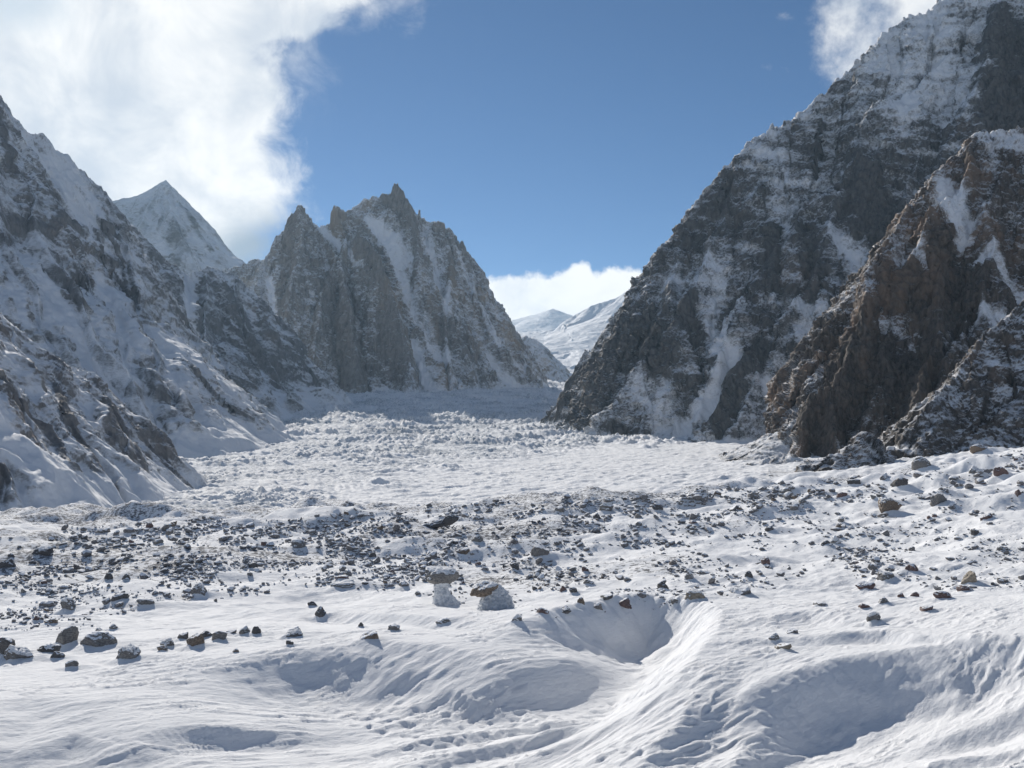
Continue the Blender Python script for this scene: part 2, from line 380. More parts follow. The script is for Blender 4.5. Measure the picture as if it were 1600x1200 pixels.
def scarp_z(x, y):
    out = np.zeros_like(x)
    for pts, h, wd, rec, back in SCARPS:
        te = (0.22, 0.14) if h >= 2 else ((0.36, 0.30) if 1.4 < h < 1.64 else ((0.20, 0.25) if h > 1 else (0.30, 0.30)))
        P = np.array([base_hit(q[0], q[1]) for q in pts])
        c = P.mean(0); rad = np.linalg.norm(P - c, axis=1).max() + 14
        sel = (x - c[0]) ** 2 + (y - c[1]) ** 2 < rad * rad
        if not sel.any(): continue
        X, Y = x[sel], y[sel]
        wob = 0.5 * fbm2(X / 3.0, Y / 3.0, 3, 71)
        L = np.r_[0, np.cumsum(np.linalg.norm(np.diff(P, axis=0), axis=1))]
        tq = np.linspace(0, 1, max(24, int(L[-1] / 0.7))); Q = np.stack([np.interp(tq * L[-1], L, P[:, c]) for c in (0, 1)], 1)
        for _ in range(3): Q[1:-1] = (Q[:-2] + 2 * Q[1:-1] + Q[2:]) / 4
        T = np.gradient(Q, axis=0); T /= np.linalg.norm(T, axis=1, keepdims=True) + 1e-9
        hq = sstep(tq, 0.0, te[0]) * sstep(1 - tq, 0.0, te[1])
        best = np.full(X.shape, 1e9)
        for k in range(len(Q)): best = np.minimum(best, np.hypot(X - Q[k, 0], Y - Q[k, 1]))
        W = np.zeros_like(X); H = np.zeros_like(X); D = np.zeros_like(X)
        for k in range(len(Q)):                  # blend of all near crest points, so nothing jumps where two parts are equally near
            ex, ey = X - Q[k, 0], Y - Q[k, 1]; q = np.hypot(ex, ey); wgt = np.exp(-(q - best) / 0.8)
            W += wgt; H += wgt * hq[k]; D += wgt * (T[k, 1] * ex - T[k, 0] * ey)
        hh = h * H / W; d = np.clip(D / W, -best, best); d = np.sign(d) * np.maximum(np.abs(d), np.minimum(best, np.abs(d) * 1.0)) + wob * np.minimum(1, best / 2)
        hh = hh * np.exp(-(np.maximum(best - np.abs(d), 0) / 3.0) ** 2)
        face = sstep(d, 0.0, wd) ** 0.8
        z = np.where(d > 0, -hh * face * np.exp(-np.maximum(d - wd, 0) / rec) * 0.8 + 0.2 * hh * (1 - face), 0.2 * hh * np.exp(-np.maximum(-d, 0) / back))
        out[sel] += z
    return out
def ground_z(x, y):
    x = np.asarray(x, float); y = np.asarray(y, float)
    R = np.maximum(np.hypot(x, y), 0.7); az = np.arctan2(x, y)
    z = base_z(az, R)
    # drifted snow nearest the camera: wind from the lower left to the upper right
    wx, wy = (x * 0.72 + y * 0.69), (x * 0.69 - y * 0.72)
    near = sstep(R, 9, 16) * (1 - sstep(R, 46, 62)); mid = sstep(R, 42, 60) * (1 - sstep(R, 300, 420)); far = sstep(R, 330, 520)
    d = near > 0
    dz = np.zeros_like(z)
    X, Y, A, B = x[d], y[d], wx[d], wy[d]
    rg = 0.5 + 0.5 * fbm2(A / 9.0, B / 5.0, 2, 5)
    warp = 0.8 * fbm2(X / 5.0, Y / 5.0, 2, 9)
    sas = 1 - np.abs(fbm2(A / 5.5 + warp * 0.2, (B + warp * 0.5) / 0.75, 3, 21, 0.55)) * 2
    t = 0.22 * fbm2(X / 12.0, Y / 12.0, 2, 1)
    pk = sstep(fbm2(A / 7.0, B / 4.0, 3, 24), -0.15, 0.5)
    sh = np.maximum(0, fbm2(A / 2.8 + warp * 0.15, B / 0.42, 3, 23, 0.6))
    t += 0.125 * pk * sh * (1 - 0.5 * sh) + 0.022 * np.clip(rg, 0, 1) * sas + 0.055 * sstep(fbm2(A / 6.0, B / 3.0, 2, 28), -0.1, 0.4) * np.clip(1 - 3.2 * np.abs(fbm2(A / 3.0 + warp * 0.2, B / 0.7, 3, 30, 0.6)), 0, 1) ** 2 + 0.012 * fbm2(A / 1.0, B / 0.16, 3, 27, 0.6)
    pit = np.maximum(0, fbm2(A / 0.55, B / 0.4, 2, 33)) * sstep(fbm2(X / 6.0, Y / 6.0, 2, 35), 0.05, 0.45)
    t += -0.13 * pit * sstep(R[d], 24, 27) * (1 - sstep(R[d], 40, 44)) * sstep(0.22 - np.abs(az[d] - 0.0), 0, 0.1) + 0.008 * fbm2(X / 0.35, Y / 0.35, 2, 41)
    dz[d] += near[d] * t
    d = mid > 0
    X, Y, A, B = x[d], y[d], wx[d], wy[d]; r = R[d]
    sc = sstep(r, 55, 150)
    t = (0.55 + 0.9 * sc) * fbm2(X / 13.0, Y / 13.0, 4, 2, 0.5) + 0.10 * fbm2(X / 2.6, Y / 2.6, 3, 3, 0.6) + 0.14 * np.maximum(0, fbm2(A / 4.5, B / 0.8, 3, 8, 0.6)) * sstep(fbm2(X / 14, Y / 14, 2, 7), -0.3, 0.4) + 0.03 * fbm2(X / 0.8, Y / 0.8, 2, 29)
    t += (0.4 + 1.0 * sc) * np.maximum(0, fbm2(X / 38.0, Y / 26.0, 3, 6, 0.5, True) - 0.6) * 1.2
    dz[d] += mid[d] * t
    d = far > 0
    X, Y, A, B = x[d], y[d], wx[d], wy[d]; r = R[d]; a = az[d]
    # broken ice on the left and up the icefall, smooth snow on the nearer right
    Rl = np.interp(a, [-0.35, -0.27, -0.15, 0.0, 0.13, 0.3], [330, 400, 720, 1100, 1450, 1500]) * (1 + 0.15 * fbm2(X / 70, Y / 70, 3, 12))
    smooth = sstep(Rl - r, -60, 120)
    rough = 1 - 0.80 * smooth
    wv = fbm2(X / 90, Y / 90, 2, 14)
    big = 0.7 + 0.9 * sstep(r, 800, 2000)
    t = rough * big * (0.35 + 0.9 * sstep(fbm2(X / 150, Y / 90, 3, 34), -0.3, 0.5)) * (2.3 * fbm2(X / 17 + wv, Y / 8.5 + 0.25 * X / 8.5, 4, 15, 0.62, True) + 2.2 * fbm2(X / 90, Y / 70, 3, 19) + 0.7 * np.maximum(-0.4, fbm2(X / 9 + wv, Y / 5, 3, 18, 0.65)) + 3.0 * np.maximum(0, fbm2(X / 140, Y / 60, 3, 20, 0.5, True) - 0.5))
    lat = r * a; fw = 1.2 * fbm2(X / 260, Y / 260, 2, 36)
    t += rough * big * (1.3 * fbm2(lat / 15 + fw * 3, r / 120, 4, 37, 0.6, True) + 1.1 * fbm2(lat / 60 + fw, (r + 0.5 * lat) / 11, 4, 39, 0.6, True) - 1.0)
    t += 0.8 * fbm2(A / 60, B / 16, 3, 16) + smooth * (1.5 * np.maximum(0, fbm2(A / 26, B / 5.5, 3, 17, 0.6)) + 0.25 * fbm2(X / 5, Y / 5, 2, 13))
    dz[d] += far[d] * (t - 1.0)
    s = (R > 10) & (R < 75)
    dz[s] += scarp_z(x[s], y[s])
    return z + dz

def ring_rows(segs):
    out = []
    for a, b, n in segs: out.append(np.exp(np.linspace(math.log(a), math.log(b), n, endpoint=False)))
    return np.concatenate(out)
rows_near = np.r_[ring_rows([(0.7, 12, 24), (12, 16, 30), (16, 60, 520), (60, 400, 420)]), 400.0]
rows_far = np.r_[400.0, ring_rows([(402, 3400, 760), (3400, 14000, 20)]), 14000.0]
def col_az(n, half=0.60):
    a = np.linspace(-half, half, n); o = np.linspace(half, 2 * math.pi - half, 70)[1:]
    return np.concatenate([a, o])            # closes on itself
def polar_ground(name, rows, ncol):
    az = col_az(ncol); A, Rr = np.meshgrid(az, rows, indexing='ij')
    X, Y = np.sin(A) * Rr, np.cos(A) * Rr
    Z = ground_z(X.ravel(), Y.ravel()).reshape(X.shape)
    return X, Y, Z
def grit_at(x, y):
    R = np.hypot(x, y); az = np.arctan2(x, y)
    g = sstep(R, 50, 70) * (1 - sstep(R, 180, 230))
    left = 1 - sstep(az, 0.05, 0.30)
    g = g * (0.25 + 0.55 * left + 0.5 * np.clip(fbm2(x / 22, y / 22, 3, 52), -1, 1))
    g = g + 0.45 * sstep(R, 120, 155) * (1 - sstep(R, 180, 210))
    return np.clip(g, 0, 1)
X, Y, Z = polar_ground('ground', rows_near, 1050)
GX, GY, GZ, GR = X, Y, Z, rows_near
GRIT = grit_at(GX, GY)
X, Y, Z = polar_ground('glacier', rows_far, 900)
Rf = np.hypot(X, Y); af = np.arctan2(X, Y)
Rl_ = np.interp(af, [-0.35, -0.27, -0.15, 0.0, 0.13, 0.3], [330, 400, 720, 1100, 1450, 1500])
gf = 0.42 * sstep(Rf - Rl_, -60, 120) + 0.3 * np.clip(fbm2(X / 120, Y / 80, 4, 61), -1, 1)
gf += 0.5 * sstep(af, 0.16, 0.3) * (1 - sstep(Rf, 500, 900))
fm = mesh_np('glacier', np.stack([X, Y, Z], -1).reshape(-1, 3), grid_faces(*X.shape)[:, ::-1], {'grit': np.clip(gf, 0, 1)})
tag(obj('glacier', fm, M_ICE), 'snow-covered glacier winding up the valley to the far pass', 'glacier', kind='structure')

def ground_hit(px, py):
    """where the line of sight through a photo pixel first meets the near ground"""
    az, t = ray(px, py); az = np.atleast_1d(az); t = np.atleast_1d(t)
    A0 = -0.60; dA = 1.2 / 1049
    i = np.clip(((az - A0) / dA), 0, 1048).astype(int)
    zz = GZ[i] - EYE; hit = (zz / GR[None, :] >= t[:, None]) & (GR[None, :] > 13)
    j = np.argmax(hit, 1); ok = hit.any(1)
    R = GR[j]
    return np.sin(az) * R, np.cos(az) * R, zz[np.arange(len(j)), j] + EYE, R, ok


# ---------------------------------------------------------------- boulders and stones
def ico(sub):
    p = (1 + 5 ** 0.5) / 2
    v = [(-1, p, 0), (1, p, 0), (-1, -p, 0), (1, -p, 0), (0, -1, p), (0, 1, p), (0, -1, -p), (0, 1, -p), (p, 0, -1), (p, 0, 1), (-p, 0, -1), (-p, 0, 1)]
    f = [(0, 11, 5), (0, 5, 1), (0, 1, 7), (0, 7, 10), (0, 10, 11), (1, 5, 9), (5, 11, 4), (11, 10, 2), (10, 7, 6), (7, 1, 8), (3, 9, 4), (3, 4, 2), (3, 2, 6), (3, 6, 8), (3, 8, 9), (4, 9, 5), (2, 4, 11), (6, 2, 10), (8, 6, 7), (9, 8, 1)]
    v = [np.array(a) / np.linalg.norm(a) for a in v]
    for _ in range(sub):
        mid = {}; nf = []
        def mp(a, b):
            k = (min(a, b), max(a, b))
            if k not in mid:
                m = v[a] + v[b]; v.append(m / np.linalg.norm(m)); mid[k] = len(v) - 1
            return mid[k]
        for a, b, c in f:
            ab, bc, ca = mp(a, b), mp(b, c), mp(c, a)
            nf += [(a, ab, ca), (b, bc, ab), (c, ca, bc), (ab, bc, ca)]
        f = nf
    return np.array(v), np.array(f, np.int32)
ICO = {k: ico(k) for k in (0, 1, 2, 4)}
def rock_points(dirs, seed, kind, soft=10.0):
    """a broken stone: a hull of random planes with slightly worn edges, in a box about 1 wide, 1 deep and 1 high standing on z = 0"""
    r = np.random.default_rng(seed)
    K = {'block': 14, 'slab': 14, 'wedge': 13, 'round': 26, 'pointed': 14}[kind]
    n = r.normal(size=(K, 3)); n /= np.linalg.norm(n, axis=1, keepdims=True)
    h = r.uniform(0.62, 1.0, K)
    if kind in ('block', 'slab'):
        ax = np.eye(3)[[0, 0, 1, 1, 2, 2]] * np.array([1, -1] * 3)[:, None] + r.normal(0, 0.36, (6, 3))
        n = np.vstack([n, ax / np.linalg.norm(ax, axis=1, keepdims=True)]); h = np.r_[h + 0.02, r.uniform(0.6, 0.85, 6)]
    if kind == 'wedge':
        n = np.vstack([n, [[0.55, 0.1, 0.83], [-0.95, 0.1, 0.25], [0, -0.95, 0.3]]]); h = np.r_[h, 0.50, 0.66, 0.66]
    if kind == 'pointed':
        a = r.uniform(0, 2 * np.pi) + np.arange(4) * np.pi / 2
        n = np.vstack([n, np.stack([np.cos(a) * 0.85, np.sin(a) * 0.85, np.full(4, 0.36)], 1)]); h = np.r_[h + 0.05, r.uniform(0.5, 0.75, 4)]
    dt = np.maximum(dirs @ n.T, 1e-3)
    q = h[None, :] / dt
    rad = (q ** -soft).sum(1) ** (-1 / soft)
    p = dirs * rad[:, None]
    if len(dirs) > 100:
        p = p + dirs * (0.10 * fbm3(p[:, 0] * 1.5 + seed, p[:, 1] * 1.5, p[:, 2] * 1.5, 5, seed % 50, 0.55) + 0.05 * facet3(p[:, 0] * 3.5, p[:, 1] * 3.5, p[:, 2] * 3.5, seed % 50))[:, None]
    lo, hi = p.min(0), p.max(0)
    return (p - (lo + hi) / 2 * np.array([1, 1, 0]) - np.array([0, 0, lo[2]])) / (hi - lo)
def vert_normals(v, f):
    n = np.zeros_like(v); fn = np.cross(v[f[:, 1]] - v[f[:, 0]], v[f[:, 2]] - v[f[:, 0]])
    for k in range(3): np.add.at(n, f[:, k], fn)
    return n / (np.linalg.norm(n, axis=1, keepdims=True) + 1e-9)
def cap_mesh(v, f, seed, th=0.07, cut=0.62):
    """the snow lying on the upper faces of a stone, as a layer with thickness"""
    n = vert_normals(v, f)
    nb = n[:, 2] + 0.30 * fbm3(v[:, 0] * 3 + seed, v[:, 1] * 3, v[:, 2] * 3, 3, 5)
    t = sstep(nb, cut - 0.06, cut + 0.3)
    keep = (t[f] > 0.001).all(1)
    if keep.sum() < 8: return None
    fv = f[keep]; ids = np.unique(fv); mp = -np.ones(len(v), int); mp[ids] = np.arange(len(ids))
    return mesh_np('snow_cap', v[ids] + n[ids] * np.array([0.5, 0.5, 1]) * (th * t[ids] - 0.012 * (t[ids] < 0.05))[:, None], mp[fv])
SHAPES = {}
for kd, ns in (('block', 5), ('slab', 4), ('wedge', 4), ('round', 4), ('pointed', 3)):
    for q in range(ns):
        sd_ = 31 * q + {'block': 1, 'slab': 200, 'wedge': 400, 'round': 600, 'pointed': 800}[kd]
        v_, f_ = ICO[4]; p_ = rock_points(v_, sd_, kd)
        SHAPES[kd, q] = (mesh_np('boulder', p_, f_), cap_mesh(p_, f_, sd_))
        for mm in SHAPES[kd, q]:
            if mm: mm.materials.append(M_SNOW)
BM = {'dark': boulder_mat('dark_stone', (0.06, 0.058, 0.060), (0.17, 0.165, 0.16), 0.50), 'grey': boulder_mat('grey_stone', (0.11, 0.107, 0.105), (0.28, 0.27, 0.255), 0.58),
      'brown': boulder_mat('brown_stone', (0.095, 0.077, 0.062), (0.28, 0.225, 0.175), 0.46), 'tan': boulder_mat('tan_stone', (0.20, 0.17, 0.13), (0.40, 0.35, 0.28), 0.35),
      'red': boulder_mat('reddish_stone', (0.085, 0.062, 0.058), (0.235, 0.165, 0.15), 0.50), 'snowy': boulder_mat('snow_plastered_stone', (0.10, 0.098, 0.095), (0.24, 0.23, 0.22), 1.0)}
_cnt = {}; DRIFTS = []
def boulder(x, y, z, w, h, kind, colour, label, group, cap=True, rz=None, depth=None, name='boulder', tilt=0.0, cat='boulder'):
    q = _cnt.get(kind, random.randrange(10)); _cnt[kind] = q + 1
    ns = sum(1 for k in SHAPES if k[0] == kind); me, cp = SHAPES[kind, q % ns]
    o = bpy.data.objects.new(name, me); COL.objects.link(o)
    o.material_slots[0].link = 'OBJECT'; o.material_slots[0].material = BM[colour]
    hh = h * 1.25
    DRIFTS.append((x, y, w, h))
    o.location = (x, y, z - hh * 0.26); o.scale = (w, depth or w * random.uniform(0.75, 1.05), hh)
    o.rotation_euler = (0, tilt, random.uniform(-0.5, 0.5) + random.choice((0, math.pi)) if rz is None else rz)
    if cap and cp:
        c = bpy.data.objects.new('snow_cap', cp); COL.objects.link(c); c.parent = o
    return tag(o, label, cat, group)
ROW = 'stones in a row along the top of the left snow bank'; FLD = 'boulders strewn over the stony snowfield'; RGT = 'boulders on the right-hand snow slope'; LIP = 'stones along the lip of the right snow bank'
NAMED = [  # px, py of the foot, width, height (photo pixels), shape, colour, snow cap, name, group, label
    (4, 1028, 30, 30, 'block', 'dark', 0, 'boulder', ROW, 'dark boulder cut off by the left edge, first of the row'),
    (25, 1035, 32, 22, 'wedge', 'snowy', 1, 'boulder', ROW, 'snow-dusted grey boulder beside the dark one at the left edge'),
    (66, 1027, 34, 18, 'round', 'dark', 0, 'boulder', ROW, 'low dark double-humped rock left of the upright boulder'),
    (87, 1032, 19, 13, 'round', 'dark', 0, 'stone', ROW, 'small dark stone in front of the low double-humped rock'),
    (109, 1046, 18, 13, 'round', 'grey', 0, 'stone', ROW, 'lone rounded stone lowest on the snow at the left'),
    (98, 1013, 29, 32, 'block', 'grey', 0, 'boulder', ROW, 'upright grey-brown boulder next to the widest boulder of the row'),
    (144, 1016, 50, 27, 'block', 'grey', 0, 'boulder', ROW, 'widest boulder of the left row, grey with a flat top'),
    (155, 996, 20, 13, 'wedge', 'grey', 1, 'stone', ROW, 'snowy stone peeking over the widest boulder of the row'),
    (176, 986, 13, 9, 'pointed', 'grey', 0, 'stone', ROW, 'small pointed stone behind and right of the widest boulder'),
    (197, 1034, 32, 22, 'wedge', 'grey', 1, 'rock_slab', ROW, 'wedge-shaped slab tilted up to the right with snow along its back'),
    (252, 1021, 17, 11, 'block', 'brown', 0, 'stone', ROW, 'small brownish block right of the tilted slab'),
    (259, 1012, 20, 13, 'round', 'snowy', 1, 'stone', ROW, 'snow-covered stone left of the dark brown boulder'),
    (284, 1001, 17, 12, 'block', 'dark', 0, 'stone', ROW, 'dark square stone above the dark brown boulder'),
    (301, 1014, 27, 22, 'wedge', 'brown', 0, 'boulder', ROW, 'dark brown boulder leaning right, right-hand end of the left row'),
    (322, 999, 22, 13, 'round', 'dark', 0, 'stone', ROW, 'dark rounded stone, left of a touching pair'),
    (341, 1003, 23, 17, 'block', 'grey', 0, 'boulder', ROW, 'grey boulder, right of a touching pair'),
    (358, 993, 18, 8, 'slab', 'dark', 0, 'stone', ROW, 'flat dark stone just right of the touching pair'),
    (381, 993, 18, 13, 'round', 'grey', 1, 'stone', ROW, 'snow-topped stone beside a dark upright stone'),
    (399, 994, 15, 15, 'pointed', 'dark', 0, 'stone', ROW, 'dark upright stone beside a snow-topped one'),
    (457, 998, 26, 15, 'wedge', 'dark', 1, 'rock_slab', ROW, 'dark wedge with a white snow back, alone near the middle left'),
    (452, 1009, 12, 9, 'block', 'dark', 0, 'stone', ROW, 'small dark stone just below the snow-backed wedge'),
    (368, 1021, 11, 7, 'pointed', 'brown', 0, 'stone', ROW, 'tiny brown stone alone on the crest of the left snow hump'),
    (310, 933, 22, 19, 'block', 'grey', 1, 'boulder', FLD, 'grey block with snow on top and a shadow hollow at its foot'),
    (184, 942, 25, 14, 'round', 'dark', 0, 'boulder', FLD, 'dark boulder left of a flat pale slab'),
    (224, 947, 26, 9, 'slab', 'grey', 1, 'rock_slab', FLD, 'flat pale slab between a dark boulder and a snowy block'),
    (103, 958, 24, 20, 'block', 'grey', 1, 'boulder', FLD, 'tall snow-capped grey boulder above the upright row boulder'),
    (77, 976, 19, 9, 'round', 'brown', 0, 'stone', FLD, 'low brown stone above the gap in the left row'),
    (501, 968, 20, 20, 'pointed', 'dark', 0, 'boulder', FLD, 'leaning pointed dark rock on clean snow left of the mushroom rock'),
    (488, 949, 14, 9, 'round', 'dark', 0, 'stone', FLD, 'dark stone just above the leaning pointed rock'),
    (62, 873, 28, 16, 'block', 'dark', 1, 'boulder', FLD, 'broad dark boulder high on the field at the far left'),
    (7, 892, 22, 17, 'round', 'dark', 0, 'boulder', FLD, 'dark boulder half out of the left edge of the picture'),
    (246, 853, 15, 10, 'round', 'grey', 0, 'stone', FLD, 'grey stone below the dark mound with the shaded hollow'),
    (465, 861, 23, 16, 'block', 'grey', 1, 'boulder', FLD, 'blocky grey boulder in the rubble left of the long ledge'),
    (168, 908, 15, 12, 'pointed', 'dark', 0, 'stone', FLD, 'upright dark stone, left of two above the flat pale slab'),
    (196, 908, 13, 11, 'pointed', 'dark', 0, 'stone', FLD, 'upright dark stone, right of two above the flat pale slab'),
    (534, 923, 40, 9, 'slab', 'grey', 1, 'rock_slab', FLD, 'long low slab lying in the rubble left of the mushroom rock'),
    (533, 908, 22, 8, 'slab', 'red', 0, 'rock_slab', FLD, 'reddish flat slab behind the long low slab'),
    (845, 874, 32, 22, 'block', 'grey', 0, 'boulder', FLD, 'largest square boulder in the middle of the field, dark left face'),
    (575, 1004, 34, 17, 'wedge', 'brown', 0, 'boulder', FLD, 'brown wedge boulder resting on the snow bank at centre left'),
    (692, 977, 24, 11, 'round', 'grey', 0, 'stone', FLD, 'smooth grey rounded stone below the mushroom rock'),
    (615, 986, 19, 11, 'wedge', 'grey', 0, 'stone', FLD, 'grey wedge stone between the brown wedge and the smooth stone'),
    (563, 981, 9, 9, 'pointed', 'dark', 0, 'stone', FLD, 'small dark knob above the brown wedge boulder'),
    (806, 974, 20, 13, 'round', 'snowy', 1, 'stone', FLD, 'snow-coated stone right of the foot of the white ice mound'),
    (724, 870, 22, 13, 'wedge', 'brown', 0, 'boulder', FLD, 'brown boulder casting a shadow, above the tilted brown slab'),
    (745, 850, 18, 13, 'block', 'grey', 0, 'boulder', FLD, 'dark grey block below the long rock ledge'),
    (805, 894, 15, 13, 'block', 'dark', 0, 'stone', FLD, 'dark stone half hidden by snow below the largest square boulder'),
    (757, 893, 14, 7, 'round', 'grey', 0, 'stone', FLD, 'low grey stone between the mushroom rock and the square boulder'),
    (791, 893, 12, 6, 'slab', 'red', 0, 'stone', FLD, 'low reddish stone left of the half hidden dark stone'),
    (874, 804, 16, 12, 'block', 'grey', 0, 'boulder', FLD, 'dark block on the skyline of the rubble at the centre'),
    (948, 801, 23, 14, 'block', 'snowy', 1, 'boulder', FLD, 'pale square block on the rubble skyline, right of a dark block'),
    (1028, 800, 18, 12, 'round', 'dark', 0, 'boulder', FLD, 'dark round boulder on the skyline at the start of the dense rubble'),
    (915, 896, 11, 10, 'block', 'red', 0, 'stone', FLD, 'small reddish cube with a shadow on the open snow'),
    (920, 914, 17, 9, 'round', 'grey', 0, 'stone', FLD, 'low rounded stone under the small reddish cube'),
    (1037, 922, 18, 14, 'round', 'dark', 0, 'boulder', FLD, 'dark rounded boulder above the corniced snow bank'),
    (880, 926, 12, 11, 'round', 'red', 0, 'stone', FLD, 'reddish stone, left of a close pair right of the ice mound'),
    (896, 928, 13, 10, 'round', 'dark', 0, 'stone', FLD, 'dark stone, right of a close pair right of the ice mound'),
    (882, 960, 20, 13, 'wedge', 'dark', 0, 'stone', FLD, 'dark slanted stone near the left end of the corniced bank'),
    (848, 961, 19, 10, 'round', 'red', 1, 'stone', FLD, 'dark red stone between the ice mound and a slanted stone'),
    (973, 951, 28, 16, 'wedge', 'red', 0, 'boulder', FLD, 'reddish pointed boulder behind the lip of the corniced bank'),
    (934, 954, 18, 12, 'wedge', 'snowy', 1, 'stone', FLD, 'snowy wedge left of the reddish pointed boulder'),
    (908, 946, 12, 13, 'pointed', 'brown', 0, 'stone', FLD, 'upright brown stone behind the snowy wedge'),
    (950, 938, 20, 9, 'slab', 'dark', 0, 'stone', FLD, 'flat dark stone above the reddish pointed boulder'),
    (1444, 735, 28, 21, 'block', 'grey', 0, 'boulder', RGT, 'big dark block standing on the skyline below the brown buttress'),
    (1540, 709, 34, 14, 'round', 'brown', 0, 'boulder', RGT, 'wide brown boulder high on the skyline near the right edge'),
    (1409, 765, 22, 16, 'block', 'dark', 0, 'boulder', RGT, 'dark square boulder below the big skyline block'),
    (1385, 751, 16, 11, 'round', 'snowy', 1, 'stone', RGT, 'snowy stone up and left of the dark square boulder'),
    (1392, 803, 32, 23, 'wedge', 'brown', 1, 'boulder', RGT, 'brownish boulder narrowing to its foot, flat snow on top'),
    (1472, 792, 26, 18, 'block', 'grey', 1, 'boulder', RGT, 'grey flat-topped block right of the snow-topped narrow-footed boulder'),
    (1316, 779, 15, 9, 'block', 'red', 0, 'stone', RGT, 'small reddish block alone below the dense rubble band'),
    (1336, 760, 22, 10, 'slab', 'dark', 0, 'boulder', RGT, 'low dark slab at the right end of the rubble band'),
    (1565, 747, 24, 17, 'round', 'red', 0, 'boulder', RGT, 'reddish boulder near the right edge under the skyline'),
    (1528, 745, 20, 13, 'round', 'snowy', 1, 'stone', RGT, 'snow-dusted stone left of the reddish boulder by the right edge'),
    (1544, 814, 17, 12, 'wedge', 'red', 0, 'stone', RGT, 'reddish wedge below and right of the grey flat-topped block'),
    (1593, 777, 12, 12, 'pointed', 'red', 0, 'stone', RGT, 'dark red stone touching the right edge of the picture'),
    (1197, 884, 14, 14, 'block', 'red', 0, 'boulder', RGT, 'red-brown cube standing alone on open snow right of centre'),
    (1309, 853, 19, 14, 'pointed', 'snowy', 1, 'boulder', RGT, 'white-coated pointed boulder above the rubble patch'),
    (1290, 853, 15, 8, 'round', 'dark', 0, 'stone', RGT, 'dark stone touching the white-coated pointed boulder'),
    (1204, 832, 15, 9, 'round', 'dark', 0, 'stone', RGT, 'dark stone with a long shadow at the edge of a snow hollow'),
    (1518, 918, 24, 24, 'wedge', 'tan', 0, 'boulder', LIP, 'pale tan boulder with a straight right side, tallest on the right'),
    (1427, 896, 19, 14, 'pointed', 'red', 0, 'boulder', LIP, 'reddish pointed stone, uppermost of the drifted stones'),
    (1386, 906, 24, 12, 'wedge', 'grey', 1, 'boulder', LIP, 'grey wedge with a drift on its back, left of the pointed one'),
    (1357, 925, 28, 14, 'wedge', 'red', 0, 'boulder', LIP, 'purplish wedge pointing up right out of the drift'),
    (1476, 937, 25, 13, 'round', 'red', 0, 'boulder', LIP, 'dark reddish mound-shaped stone left below the pale tan boulder'),
    (1510, 925, 20, 10, 'round', 'red', 0, 'stone', LIP, 'reddish stone at the foot of the pale tan boulder'),
    (1430, 934, 14, 9, 'round', 'red', 0, 'stone', LIP, 'reddish stone, right of two small ones on the drift'),
    (1409, 935, 10, 8, 'round', 'red', 0, 'stone', LIP, 'reddish stone, left of two small ones on the drift'),
    (1383, 946, 18, 12, 'pointed', 'grey', 0, 'stone', LIP, 'grey stone at the upper end of the smooth snow hump'),
    (1353, 952, 18, 9, 'wedge', 'red', 0, 'stone', LIP, 'dark red wedge at the edge of the smooth snow hump'),
    (1285, 948, 19, 6, 'slab', 'grey', 0, 'stone', LIP, 'thin grey slab on top of the smooth snow hump'),
    (1367, 974, 20, 15, 'round', 'snowy', 1, 'boulder', LIP, 'snow-plastered round boulder at the end of the smooth hump'),
    (1239, 992, 18, 9, 'wedge', 'grey', 0, 'stone', LIP, 'grey stone above the tan flat stone on the bank'),
    (1211, 1004, 16, 12, 'round', 'grey', 1, 'stone', LIP, 'snow-topped stone left of the tan flat stone'),
    (1226, 1017, 27, 11, 'slab', 'tan', 0, 'stone', LIP, 'tan flat stone, lowest of three on the bank right of the scoop'),
    (1451, 956, 19, 8, 'slab', 'red', 1, 'stone', LIP, 'low reddish slab alone on the smooth snow at the right'),
    (1077, 909, 15, 16, 'pointed', 'grey', 1, 'boulder', FLD, 'upright stone half plastered with snow above the bank'),
    (1088, 939, 32, 16, 'wedge', 'tan', 1, 'boulder', FLD, 'pale tan boulder with a snowy back at the bank lip'),
    (1160, 932, 34, 15, 'wedge', 'snowy', 1, 'boulder', FLD, 'boulder almost buried in a white drift right of the pale tan one'),
    (1171, 907, 13, 14, 'pointed', 'dark', 0, 'stone', FLD, 'dark upright stone behind the almost buried boulder'),
]
P_ = np.array([r[:2] for r in NAMED], float)
hx, hy, hz, hR, hok = ground_hit(P_[:, 0], P_[:, 1])
for k, (px, py, bw, bh, kd, colr, cp, nm, grp, lab) in enumerate(NAMED):
    m = hR[k] / F
    boulder(hx[k], hy[k] + 0.3 * bw * m, hz[k], bw * m, bh * m, kd, colr, lab, grp, cap=bool(cp), name=nm, cat='boulder' if nm == 'boulder' else ('slab' if nm == 'rock_slab' else 'stone'))

